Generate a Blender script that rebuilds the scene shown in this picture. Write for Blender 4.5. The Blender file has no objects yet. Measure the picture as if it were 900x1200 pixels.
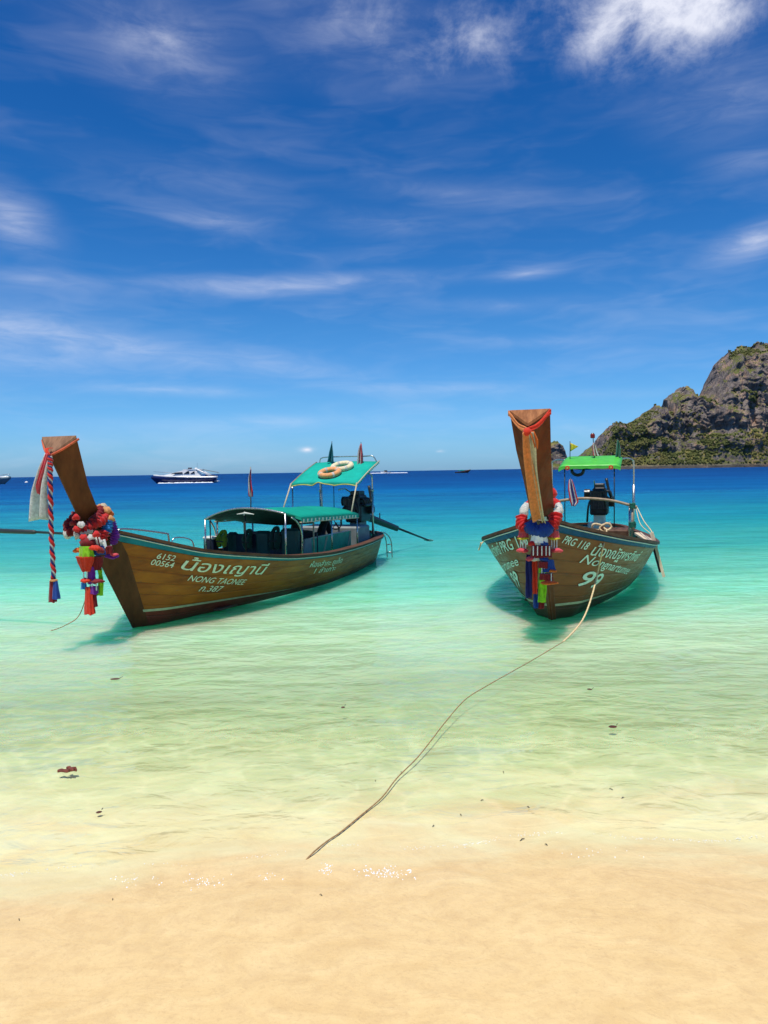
import bpy, bmesh, math, random
import numpy as np
from mathutils import Vector, Matrix
R = math.radians
random.seed(7)
rng = np.random.default_rng(11)
scene = bpy.context.scene
COL = scene.collection

# ------------------------------------------------------------------ camera
FPX, CAM_H = 866.0, 2.0            # focal length in pixels of a 900 x 1200 frame, lens height above the water
PITCH, ROLL = R(3.17), R(0.95)
c_f = np.array([0, math.cos(PITCH), -math.sin(PITCH)])
_r0 = np.array([1.0, 0, 0]); _u0 = np.cross(_r0, c_f)
c_r = math.cos(ROLL) * _r0 - math.sin(ROLL) * _u0
c_u = math.cos(ROLL) * _u0 + math.sin(ROLL) * _r0
CAM = np.array([0, 0, CAM_H])
cam = bpy.data.cameras.new('camera'); cam_o = bpy.data.objects.new('camera', cam); COL.objects.link(cam_o)
cam.sensor_fit = 'VERTICAL'; cam.sensor_height = 36.0; cam.lens = 36.0 * FPX / 1200.0
cam.clip_start = 0.05; cam.clip_end = 30000
cam_o.matrix_world = Matrix(((c_r[0], c_u[0], -c_f[0], CAM[0]), (c_r[1], c_u[1], -c_f[1], CAM[1]),
                             (c_r[2], c_u[2], -c_f[2], CAM[2]), (0, 0, 0, 1)))
scene.camera = cam_o

def ray(x, y): return c_f + (x - 450) / FPX * c_r + (600 - y) / FPX * c_u
def on_z(x, y, z=0.0):
    d = ray(x, y); return CAM + d * ((z - CAM_H) / d[2])
def at_y(x, y, Y):
    d = ray(x, y); return CAM + d * (Y / d[1])
def dir_of(x, y):
    d = ray(x, y); d = d / np.linalg.norm(d)
    return math.atan2(d[0], d[1]), math.asin(d[2])

# ------------------------------------------------------------------ light
SUN_TO = Vector((-0.10, -0.27, 0.957)).normalized()    # towards the sun: high, behind the camera, a little left
SUN_EL = math.asin(SUN_TO.z); SUN_AZ = math.atan2(SUN_TO.x, SUN_TO.y)
sun = bpy.data.lights.new('sun', 'SUN'); sun.energy = 4.2; sun.angle = R(0.53); sun.color = (1.0, 0.96, 0.88)
sun_o = bpy.data.objects.new('sun', sun); COL.objects.link(sun_o)
sun_o.rotation_euler = SUN_TO.to_track_quat('Z', 'Y').to_euler()

cy = scene.cycles
cy.max_bounces = 6; cy.diffuse_bounces = 2; cy.glossy_bounces = 2; cy.transmission_bounces = 2; cy.transparent_max_bounces = 10
vs = scene.view_settings
vs.view_transform = 'Standard'; vs.look = 'None'; vs.exposure = 0.22; vs.gamma = 1.0; vs.use_curve_mapping = False

# ------------------------------------------------------------------ node helper
class N:
    def __init__(s, tree): s.t = tree; s.n = tree.nodes; s.l = tree.links
    def node(s, kind, **kw):
        n = s.n.new(kind)
        for k, v in kw.items(): setattr(n, k, v)
        return n
    def put(s, sock, v):
        if isinstance(v, bpy.types.NodeSocket): s.l.new(v, sock)
        elif isinstance(v, bpy.types.Node): s.l.new(v.outputs[0], sock)
        elif v is not None:
            if hasattr(sock.default_value, '__len__') and not hasattr(v, '__len__'): v = (v, v, v)
            if hasattr(sock.default_value, '__len__') and len(sock.default_value) == 4 and len(v) == 3: v = (*v, 1)
            sock.default_value = v
    def m(s, op, a, b=None, c=None, clamp=False):
        n = s.node('ShaderNodeMath', operation=op, use_clamp=clamp)
        s.put(n.inputs[0], a); s.put(n.inputs[1], b)
        if c is not None: s.put(n.inputs[2], c)
        return n.outputs[0]
    def vm(s, op, a, b=None):
        n = s.node('ShaderNodeVectorMath', operation=op); s.put(n.inputs[0], a); s.put(n.inputs[1], b)
        return n.outputs[0]
    def mix(s, f, a, b, blend='MIX'):
        n = s.node('ShaderNodeMix', data_type='RGBA', blend_type=blend)
        s.put(n.inputs[0], f); s.put(n.inputs[6], a); s.put(n.inputs[7], b)
        return n.outputs[2]
    def noise(s, vec, scale, detail=3, rough=.55, dist=0, out=0):
        n = s.node('ShaderNodeTexNoise'); s.put(n.inputs['Vector'], vec)
        n.inputs['Scale'].default_value = scale; n.inputs['Detail'].default_value = detail
        n.inputs['Roughness'].default_value = rough; n.inputs['Distortion'].default_value = dist
        return n.outputs[out]
    def rng(s, v, a, b, c=0.0, d=1.0, smooth=False):
        n = s.node('ShaderNodeMapRange', interpolation_type='SMOOTHSTEP' if smooth else 'LINEAR')
        s.put(n.inputs[0], v)
        for i, x in enumerate((a, b, c, d)): s.put(n.inputs[1 + i], x)
        return n.outputs[0]
    def ramp(s, f, stops, interp='LINEAR'):
        n = s.node('ShaderNodeValToRGB'); n.color_ramp.interpolation = interp
        e = n.color_ramp.elements
        while len(e) < len(stops): e.new(0.5)
        for k, (p, c) in enumerate(stops):
            e[k].position = p; e[k].color = (*c, 1) if len(c) == 3 else c
        s.put(n.inputs[0], f); return n.outputs[0]
    def xyz(s, v):
        n = s.node('ShaderNodeSeparateXYZ'); s.put(n.inputs[0], v); return n.outputs
    def comb(s, x, y, z):
        n = s.node('ShaderNodeCombineXYZ')
        for i, v in enumerate((x, y, z)): s.put(n.inputs[i], v)
        return n.outputs[0]
    def bump(s, h, strength=.3, dist=.02, normal=None):
        n = s.node('ShaderNodeBump'); n.inputs['Strength'].default_value = strength; n.inputs['Distance'].default_value = dist
        s.put(n.inputs['Height'], h)
        if normal is not None: s.put(n.inputs['Normal'], normal)
        return n.outputs[0]

# ------------------------------------------------------------------ sky
world = bpy.data.worlds.new('World'); scene.world = world; world.use_nodes = True
w = N(world.node_tree); w.n.clear()
sky = w.node('ShaderNodeTexSky', sky_type='NISHITA', sun_disc=False)
sky.sun_elevation = SUN_EL; sky.sun_rotation = SUN_AZ
sky.altitude = 0; sky.air_density = 1.0; sky.dust_density = 0.35; sky.ozone_density = 2.0
hs = w.node('ShaderNodeHueSaturation'); hs.inputs['Saturation'].default_value = 1.28; hs.inputs['Value'].default_value = 1.0
w.put(hs.inputs['Color'], sky)
gm = w.node('ShaderNodeGamma'); gm.inputs['Gamma'].default_value = 1.0; w.put(gm.inputs['Color'], hs)
tc = w.node('ShaderNodeTexCoord')
dx, dy, dz = w.xyz(tc.outputs['Generated'])
az = w.m('ARCTAN2', dx, dy)
el = w.m('ARCSINE', dz)
skycol = w.mix(1.0, gm.outputs[0], (0.55, 0.80, 1.02), 'MULTIPLY')
# deepen the blue with height, as this clear tropical sky does
upf = w.rng(el, 0.0, 0.62, 0.0, 1.0)
tint = w.ramp(upf, [(0.0, (0.62, 0.86, 1.45)), (0.06, (0.66, 0.90, 1.30)), (0.15, (0.68, 0.92, 1.15)), (0.3, (0.64, 0.92, 1.06)), (0.55, (0.38, 0.79, 0.96)), (1.0, (0.22, 0.66, 0.89))])
skycol = w.mix(1.0, skycol, tint, 'MULTIPLY')
# thin high cloud: streaky noise over the whole sky, denser round the banks listed below (picture column and row of
# each bank's middle, half width, half height, slope, opacity), each turned into an azimuth and an elevation
ae = w.comb(az, el, 0.0)
wv = w.vm('MULTIPLY', ae, (5.0, 21.0, 0.0))
warp = w.noise(wv, 1.1, 2, .55, 0.0, 1)
wv2 = w.vm('ADD', wv, w.vm('MULTIPLY', w.vm('SUBTRACT', warp, (.5, .5, .5)), (1.0, .9, 0)))
streak = w.noise(wv2, 1.7, 6, .60)
fluff = w.noise(w.vm('MULTIPLY', ae, (13.0, 17.0, 0)), 1.0, 7, .66, .25)
streaky = [(14, 256, 80, 46, .45, .70), (250, 258, 120, 20, .10, .36), (330, 334, 290, 20, -.035, .68), (460, 262, 190, 24, .05, .2),
           (618, 320, 80, 13, -.06, .42), (15, 400, 170, 66, .08, .60), (170, 412, 270, 26, .15, .36), (40, 327, 90, 18, 0, .36),
           (330, 430, 280, 30, .17, .26), (884, 284, 80, 28, -.18, .78), (530, 456, 140, 13, .01, .50), (600, 358, 170, 16, .04, .28),
           (190, 457, 180, 12, .02, .40), (690, 462, 140, 12, .02, .3), (640, 400, 140, 12, .02, .25), (880, 190, 80, 22, 0, .32), (540, 228, 190, 26, .1, .2),
           (300, 495, 300, 16, 0, .25), (190, 50, 170, 75, .15, .40), (400, 30, 150, 80, .1, .34), (850, 110, 130, 70, 0, .34), (240, 215, 220, 40, .1, .16)]
puffy = [(770, -6, 165, 105, 0.05, 1.35), (840, 20, 90, 60, 0, .8), (700, 45, 80, 50, 0, .6), (560, 45, 150, 80, -.1, .62), (430, 30, 120, 70, 0, .4), (195, 46, 130, 66, .15, .36), (360, 527, 22, 9, 0, 1.1), (515, 529, 18, 7, 0, .7)]
def bank_sum(lst):
    tot = None
    for (px, py, hw, hh, sl, op) in lst:
        a0, e0 = dir_of(px, py)
        mp = w.node('ShaderNodeMapping', vector_type='TEXTURE'); w.put(mp.inputs['Vector'], ae)
        mp.inputs['Location'].default_value = (a0, e0, 0); mp.inputs['Rotation'].default_value = (0, 0, -math.atan(sl))
        mp.inputs['Scale'].default_value = (hw / FPX, hh / FPX, 1)
        g = w.node('ShaderNodeTexGradient', gradient_type='QUADRATIC_SPHERE'); w.l.new(mp.outputs[0], g.inputs[0])
        tot = w.m('MULTIPLY', g.outputs['Fac'], op) if tot is None else w.m('MULTIPLY_ADD', g.outputs['Fac'], op, tot)
    return tot
bs_, bp_ = bank_sum(streaky), bank_sum(puffy)
cl = w.m('MULTIPLY', bs_, w.rng(streak, .30, .80, .20, 1.0, True))
cl = w.m('ADD', cl, w.m('MULTIPLY', w.m('MINIMUM', bp_, 1.0), w.rng(w.m('MULTIPLY_ADD', w.m('MINIMUM', bp_, 1.0), .36, fluff), .50, .98, 0.0, 1.0, True)))
cl = w.m('ADD', cl, w.m('MULTIPLY', w.rng(w.noise(wv2, .8, 4, .62), .42, .82, 0.0, .17, True), w.rng(el, .05, .40, 1.0, .5)))
cl = w.m('MINIMUM', cl, .94)
lp = w.mix(cl, skycol, (7.4, 7.6, 8.6))
bg = w.node('ShaderNodeBackground'); w.put(bg.inputs['Color'], lp); bg.inputs['Strength'].default_value = 0.10
world.cycles.sampling_method = 'MANUAL'; world.cycles.sample_map_resolution = 256
wo = w.node('ShaderNodeOutputWorld'); w.l.new(bg.outputs[0], wo.inputs['Surface'])

# ------------------------------------------------------------------ numeric noise
def _hash(ix, iy, iz, seed):
    h = (ix.astype(np.int64) * 374761393 + iy.astype(np.int64) * 668265263 + iz.astype(np.int64) * 2147483647 + seed * 974711) & 0xffffffff
    h = ((h ^ (h >> 13)) * 1274126177) & 0xffffffff
    h = ((h ^ (h >> 16)) * 2246822519) & 0xffffffff
    return ((h ^ (h >> 15)) & 0xffffff) / float(0xffffff)
def vnoise(x, y, z, seed=0):
    x, y, z = np.broadcast_arrays(np.asarray(x, float), np.asarray(y, float), np.asarray(z, float))
    ix, iy, iz = np.floor(x), np.floor(y), np.floor(z)
    fx, fy, fz = x - ix, y - iy, z - iz
    fx, fy, fz = fx * fx * (3 - 2 * fx), fy * fy * (3 - 2 * fy), fz * fz * (3 - 2 * fz)
    o = 0
    for a in (0, 1):
        for b in (0, 1):
            for c in (0, 1):
                o = o + _hash(ix + a, iy + b, iz + c, seed) * (fx if a else 1 - fx) * (fy if b else 1 - fy) * (fz if c else 1 - fz)
    return o
def fbm(x, y, z, octv=4, seed=0, gain=.5):
    s = 0; a = 1.0; t = 0
    for k in range(octv):
        s = s + a * (vnoise(x * 2 ** k, y * 2 ** k, z * 2 ** k, seed + k) - .5); t += a; a *= gain
    return s / t * 2

# ------------------------------------------------------------------ object helpers
def tag(o, label=None, cat=None, group=None, kind=None):
    if label: o['label'] = label
    if cat: o['category'] = cat
    if group: o['group'] = group
    if kind: o['kind'] = kind
    return o
def mesh_obj(name, verts, faces, mats, parent=None, smooth=False, midx=None, base=None):
    me = bpy.data.meshes.new(name)
    v = np.asarray(verts, float)
    if base is not None: v = v - np.asarray(base, float)
    me.from_pydata([tuple(p) for p in v], [], [tuple(int(i) for i in f) for f in faces])
    for m_ in (mats if isinstance(mats, (list, tuple)) else [mats]): me.materials.append(m_)
    if midx is not None: me.polygons.foreach_set('material_index', list(midx))
    if smooth: me.polygons.foreach_set('use_smooth', [True] * len(me.polygons))
    me.update()
    o = bpy.data.objects.new(name, me); COL.objects.link(o)
    if parent is not None: o.parent = parent
    return o
def grid_faces(nu, nv, wrap_v=False, off=0):
    f = []
    for i in range(nu - 1):
        for j in range(nv if wrap_v else nv - 1):
            k = (j + 1) % nv
            f.append((off + i * nv + j, off + (i + 1) * nv + j, off + (i + 1) * nv + k, off + i * nv + k))
    return f

# ------------------------------------------------------------------ materials
def new_mat(name):
    m_ = bpy.data.materials.new(name); m_.use_nodes = True
    n = N(m_.node_tree); n.n.clear()
    out = n.node('ShaderNodeOutputMaterial')
    return m_, n, out
MATS = {}
def pm(name, col, rough=.5, metal=0.0, var=.18, scale=9.0, bump=0.0, bscale=60.0, col2=None, spec=.5, coat=0.0, stretch=(1, 1, 1), sheen=0.0, trans=0.0):
    if name in MATS: return MATS[name]
    m_, n, out = new_mat(name)
    t = n.node('ShaderNodeTexCoord').outputs['Object']
    tv = n.vm('MULTIPLY', t, stretch)
    f = n.noise(tv, scale, 4, .6)
    a = tuple(max(0, x * (1 - var)) for x in col); b = col2 or tuple(min(1, x * (1 + var)) for x in col)
    c = n.mix(n.rng(f, .3, .7, 0, 1), a, b)
    p = n.node('ShaderNodeBsdfPrincipled')
    n.put(p.inputs['Base Color'], c); n.put(p.inputs['Metallic'], metal)
    n.put(p.inputs['Roughness'], n.rng(n.noise(tv, scale * 2.7, 3), .3, .7, max(.03, rough - .1), min(1, rough + .1)))
    p.inputs['Specular IOR Level'].default_value = spec; p.inputs['Coat Weight'].default_value = coat
    p.inputs['Sheen Weight'].default_value = sheen
    if bump: n.put(p.inputs['Normal'], n.bump(n.noise(tv, bscale, 4, .6), bump, .01))
    sh = p.outputs[0]
    if trans:
        tl = n.node('ShaderNodeBsdfTranslucent'); n.put(tl.inputs['Color'], c)
        mx = n.node('ShaderNodeMixShader'); mx.inputs[0].default_value = trans
        n.l.new(sh, mx.inputs[1]); n.l.new(tl.outputs[0], mx.inputs[2]); sh = mx.outputs[0]
    n.l.new(sh, out.inputs['Surface'])
    MATS[name] = m_
    return m_

# ------------------------------------------------------------------ seabed and beach: one sheet of sand to the horizon
def shore_y(x): return 3.78 + .10 * np.sin(x * .9 + .4) + .16 * fbm(x * .45, 0.3, 2.1, 3, 5)
PROFILE_D = [-60, -4, 0, 1.2, 3, 6.3, 12, 26, 60, 150, 400, 1500, 9000]
PROFILE_Z = [3.0, .36, 0, -.045, -.13, -.56, -1.35, -2.6, -4.5, -8, -14, -25, -30]
def sand_z(x, y):
    x = np.asarray(x, float); y = np.asarray(y, float)
    d = y - shore_y(x)
    z = np.interp(d, PROFILE_D, PROFILE_Z)
    near = np.clip((40 - np.abs(d)) / 30, 0, 1)
    z = z + near * (.020 * fbm(x * .55, y * .55, 0, 3, 21) + .006 * fbm(x * 2.6 + .8 * y, y * 4.2, 3, 3, 22))
    return z
def graded(near, step, far, grow):
    v = [0.0]
    while v[-1] < far:
        v.append(v[-1] + (step if v[-1] < near else (v[-1] - near) * grow + step))
    return np.array(v)
gx = graded(9, .09, 7000, .16); gx = np.concatenate([-gx[:0:-1], gx])
gy = np.concatenate([-graded(2, .5, 60, .3)[:0:-1], graded(14, .07, 9000, .14)])
XX, YY = np.meshgrid(gx, gy, indexing='ij')
ZZ = sand_z(XX, YY)
m_, n, out = new_mat('sand')
pos = n.node('ShaderNodeNewGeometry').outputs['Position']
px_, py_, pz_ = n.xyz(pos)
swirl = n.noise(n.vm('MULTIPLY', pos, (1.0, 1.5, 1)), 2.3, 5, .6, 1.6)
fine = n.noise(pos, 14, 5, .65, .5)
ridge = n.m('ABSOLUTE', n.m('SUBTRACT', n.noise(n.vm('MULTIPLY', pos, (1, 1.25, 1)), 3.6, 3, .5, 1.3), .5))
vein = n.rng(ridge, 0.0, .045, 1.0, 0.0, True)
base = n.mix(n.rng(swirl, .3, .7), (.66, .455, .20), (.76, .555, .265))
grit = n.noise(pos, 70, 4, .7)
base = n.mix(n.m('MULTIPLY', n.rng(fine, .45, .75), .42), base, (.52, .34, .16))
base = n.mix(n.m('MULTIPLY', n.rng(grit, .52, .72), .30), base, (.42, .27, .13))
base = n.mix(n.m('MULTIPLY', n.m('MULTIPLY', vein, n.rng(n.noise(pos, 1.1, 2), .40, .62)), .10), base, (.50, .30, .13))
# pale coral sand further out, speckled with darker weed scraps
under = n.mix(n.rng(n.noise(n.vm('MULTIPLY', pos, (.7, 1.5, 1)), 1.6, 5, .65, 1.0), .38, .66), (.74, .72, .41), (.66, .62, .32))
edge = n.m('MULTIPLY_ADD', n.m('SUBTRACT', n.noise(n.vm('MULTIPLY', pos, (.8, 1.6, 1)), 1.7, 4, .6, .8), .5), .10, pz_)
base = n.mix(n.rng(edge, .045, -.035, 0, 1, True), base, under)
p = n.node('ShaderNodeBsdfPrincipled'); n.put(p.inputs['Base Color'], base)
wetr = n.rng(pz_, .02, .14, .34, .62)
n.put(p.inputs['Roughness'], wetr); p.inputs['Specular IOR Level'].default_value = .35
hgt = n.m('ADD', n.m('ADD', n.m('MULTIPLY', swirl, .7), n.m('MULTIPLY', fine, .30)), n.m('MULTIPLY', grit, .06))
n.put(p.inputs['Normal'], n.bump(hgt, .35, .03))
n.l.new(p.outputs[0], out.inputs['Surface'])
SAND = m_
sand = mesh_obj('sand', np.stack([XX, YY, ZZ], -1).reshape(-1, 3), grid_faces(len(gx), len(gy)), SAND, smooth=True)
tag(sand, kind='structure')

# ------------------------------------------------------------------ sea
m_, n, out = new_mat('sea_water')
pos = n.node('ShaderNodeNewGeometry').outputs['Position']
px_, py_, pz_ = n.xyz(pos)
patch = n.noise(n.vm('MULTIPLY', pos, (.35, 1.0, 0)), .09, 4, .6, .6)
patch2 = n.noise(n.vm('MULTIPLY', pos, (.5, 1.4, 0)), .42, 4, .6, .8)
lg = n.m('LOGARITHM', n.m('MAXIMUM', py_, 3.0), 10.0)                # distance from the beach on a log scale = depth of water
lg = n.m('ADD', lg, n.m('MULTIPLY', n.m('SUBTRACT', patch, .5), .30))
lg = n.m('ADD', lg, n.m('MULTIPLY', n.m('SUBTRACT', patch2, .5), .10))
lf = n.rng(lg, .5, 2.5, 0, 1)
def L(Y): return (math.log10(Y) - .5) / 2.0
def srgb(r, g, b): return tuple(((c / 255 + .055) / 1.055) ** 2.4 if c > 10 else c / 255 / 12.92 for c in (r, g, b))
def kk(c, k): return tuple(x * k for x in c)
KW = .60
body = n.ramp(lf, [(L(4.0), kk(srgb(230, 230, 178), .80)), (L(8), kk(srgb(200, 236, 178), .84)), (L(12), kk(srgb(128, 222, 178), .76)),
                   (L(18), kk(srgb(66, 186, 170), KW)), (L(27), kk(srgb(24, 152, 164), KW)), (L(42), kk(srgb(10, 116, 156), KW)),
                   (L(70), kk(srgb(4, 92, 152), KW)), (L(150), kk(srgb(4, 70, 134), KW)), (L(300), kk(srgb(4, 62, 122), KW))])
rip = n.noise(n.vm('MULTIPLY', pos, (.9, 2.6, 1)), 2.4, 5, .62, 1.1)  # seabed patches showing through, plus ripple light and dark put into the colour
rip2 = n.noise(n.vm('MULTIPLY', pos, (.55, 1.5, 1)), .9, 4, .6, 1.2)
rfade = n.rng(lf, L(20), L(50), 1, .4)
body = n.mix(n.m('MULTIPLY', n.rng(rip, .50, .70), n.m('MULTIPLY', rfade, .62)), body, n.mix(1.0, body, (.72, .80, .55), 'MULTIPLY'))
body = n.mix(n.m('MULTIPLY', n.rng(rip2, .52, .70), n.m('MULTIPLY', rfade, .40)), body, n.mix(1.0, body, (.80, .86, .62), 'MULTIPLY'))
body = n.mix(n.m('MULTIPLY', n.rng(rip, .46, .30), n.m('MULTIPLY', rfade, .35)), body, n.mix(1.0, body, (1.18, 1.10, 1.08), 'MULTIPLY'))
rip4 = n.noise(n.vm('MULTIPLY', pos, (.42, 1.7, 1)), .85, 5, .66, .9)  # mid-distance ripples: their dark and bright sides painted into the water colour
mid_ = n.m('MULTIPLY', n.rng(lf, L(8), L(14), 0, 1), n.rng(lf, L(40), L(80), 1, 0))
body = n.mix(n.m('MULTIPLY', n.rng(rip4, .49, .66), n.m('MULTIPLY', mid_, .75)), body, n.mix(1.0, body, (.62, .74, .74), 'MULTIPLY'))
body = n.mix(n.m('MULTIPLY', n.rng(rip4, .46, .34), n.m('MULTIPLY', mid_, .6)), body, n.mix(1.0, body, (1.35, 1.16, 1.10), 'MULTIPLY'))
rip3 = n.m('MULTIPLY_ADD', n.m('SUBTRACT', n.noise(n.vm('MULTIPLY', pos, (.22, 1.0, 1)), .42, 4, .65, .6), .5), .7, n.noise(n.vm('MULTIPLY', pos, (.2, 1.0, 1)), .075, 4, .62, .8))  # far wave shading put into the colour, where the bump averages out
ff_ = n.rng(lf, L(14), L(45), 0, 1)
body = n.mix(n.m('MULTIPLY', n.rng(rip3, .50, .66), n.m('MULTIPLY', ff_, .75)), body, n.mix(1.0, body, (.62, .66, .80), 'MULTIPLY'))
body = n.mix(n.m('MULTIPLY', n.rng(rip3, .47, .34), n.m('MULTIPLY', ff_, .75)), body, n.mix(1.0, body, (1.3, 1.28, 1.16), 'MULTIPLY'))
opac = n.ramp(lf, [(L(3.9), (0, 0, 0)), (L(5), (.10, .10, .10)), (L(6.5), (.40, .40, .40)), (L(8.5), (.80, .80, .80)), (L(12), (1, 1, 1))])
wx = n.vm('MULTIPLY', pos, (.75, 1.6, 1))
w1 = n.noise(wx, 1.05, 3, .5, .5)
w2 = n.noise(n.vm('MULTIPLY', pos, (.8, 1.3, 1)), 3.6, 3, .55, .6)
w3 = n.noise(wx, .16, 3, .5)
hgt = n.m('ADD', n.m('ADD', n.m('MULTIPLY', w1, .55), n.m('MULTIPLY', w2, .24)), n.m('MULTIPLY', w3, 1.6))
nrm = n.bump(hgt, 1.0, .19)
# light gathered and spread by ripples, put into the water's tint
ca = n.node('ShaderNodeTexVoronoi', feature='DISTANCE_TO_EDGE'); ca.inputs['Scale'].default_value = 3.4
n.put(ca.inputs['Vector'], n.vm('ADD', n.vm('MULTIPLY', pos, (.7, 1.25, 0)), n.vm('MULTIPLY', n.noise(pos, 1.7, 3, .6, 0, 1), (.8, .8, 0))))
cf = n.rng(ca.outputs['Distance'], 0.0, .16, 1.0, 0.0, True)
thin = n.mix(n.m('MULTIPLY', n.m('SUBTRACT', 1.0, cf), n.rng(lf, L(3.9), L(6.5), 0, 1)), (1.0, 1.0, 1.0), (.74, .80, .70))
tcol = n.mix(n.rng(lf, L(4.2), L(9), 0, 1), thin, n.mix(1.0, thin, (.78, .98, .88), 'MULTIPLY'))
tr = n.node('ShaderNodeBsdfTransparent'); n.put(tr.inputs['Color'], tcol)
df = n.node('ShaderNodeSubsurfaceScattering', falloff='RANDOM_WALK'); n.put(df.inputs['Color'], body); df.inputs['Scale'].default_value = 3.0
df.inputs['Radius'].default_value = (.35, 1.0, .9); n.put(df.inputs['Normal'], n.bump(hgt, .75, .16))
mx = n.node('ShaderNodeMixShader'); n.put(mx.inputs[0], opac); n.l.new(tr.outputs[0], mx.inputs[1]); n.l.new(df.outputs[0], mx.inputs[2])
gl = n.node('ShaderNodeBsdfGlossy'); n.put(gl.inputs['Roughness'], n.rng(lf, L(12), L(90), .05, .34)); n.put(gl.inputs['Normal'], nrm)
fr = n.node('ShaderNodeFresnel'); fr.inputs['IOR'].default_value = 1.25; n.put(fr.inputs['Normal'], nrm)
fac = n.m('MINIMUM', n.m('MULTIPLY', fr.outputs[0], .75), n.rng(lf, L(9), L(80), .32, .05))
ms = n.node('ShaderNodeMixShader'); n.put(ms.inputs[0], fac); n.l.new(mx.outputs[0], ms.inputs[1]); n.l.new(gl.outputs[0], ms.inputs[2])
n.l.new(ms.outputs[0], out.inputs['Surface'])
SEA = m_
wxs = graded(20, 4, 7000, .3); wxs = np.concatenate([-wxs[:0:-1], wxs]); wys = np.concatenate([[2.2], 3.0 + graded(20, 2, 8900, .3)])
WX, WY = np.meshgrid(wxs, wys, indexing='ij')
sea = mesh_obj('sea', np.stack([WX, WY, 0 * WX], -1).reshape(-1, 3), grid_faces(len(wxs), len(wys)), SEA, smooth=True)
tag(sea, kind='structure')

# ------------------------------------------------------------------ limestone headland and islets
def rock_material(name, seed):
    m_, n, out = new_mat(name)
    g = n.node('ShaderNodeNewGeometry')
    pos = n.vm('ADD', n.node('ShaderNodeTexCoord').outputs['Object'], (seed, 0, 0))
    nz = n.xyz(g.outputs['Normal'])[2]
    z = n.xyz(pos)[2]
    big = n.noise(pos, .035, 5, .6)
    streak = n.noise(n.vm('MULTIPLY', pos, (1, 1, .28)), .16, 5, .65, .6)
    fine = n.noise(pos, .6, 4, .65)
    rock = n.mix(n.rng(streak, .35, .68), (.105, .084, .074), (.31, .25, .21))
    rock = n.mix(n.m('MULTIPLY', n.rng(n.noise(pos, .07, 4, .6, 0, 0), .50, .66), .8), rock, (.56, .34, .22))
    pale = n.m('MULTIPLY', n.rng(n.noise(n.vm('MULTIPLY', pos, (1, 1, .55)), .11, 5, .7, .4), .64, .70), n.rng(fine, .42, .6))
    rock = n.mix(pale, rock, (.75, .64, .50))
    rock = n.mix(n.rng(n.noise(pos, .22, 4, .7), .58, .66), rock, (.05, .055, .065))
    veg = n.mix(n.rng(fine, .3, .7), (.065, .082, .024), (.17, .175, .048))
    veg = n.mix(n.rng(n.noise(pos, .05, 3), .50, .66), veg, (.24, .20, .065))
    low = n.rng(z, 4, 42, .26, -.08)
    vf = n.m('ADD', n.m('ADD', nz, n.m('MULTIPLY', n.m('SUBTRACT', big, .5), 1.1)), low)
    vf = n.rng(vf, .50, .62)
    shore = n.rng(z, 2.0, 5.0, 0, 1)
    rock = n.mix(n.rng(n.m('ADD', z, n.m('MULTIPLY', fine, 5.0)), 4.0, 8.0, .85, 0), rock, (.045, .042, .040))
    c = n.mix(n.m('MULTIPLY', vf, shore), rock, veg)
    p = n.node('ShaderNodeBsdfPrincipled'); n.put(p.inputs['Base Color'], c); p.inputs['Roughness'].default_value = .9
    p.inputs['Specular IOR Level'].default_value = .15
    n.put(p.inputs['Normal'], n.bump(n.m('ADD', n.m('MULTIPLY', streak, 1.0), n.m('MULTIPLY', fine, .5)), .9, 3.0))
    n.l.new(p.outputs[0], out.inputs['Surface'])
    return m_
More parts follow.
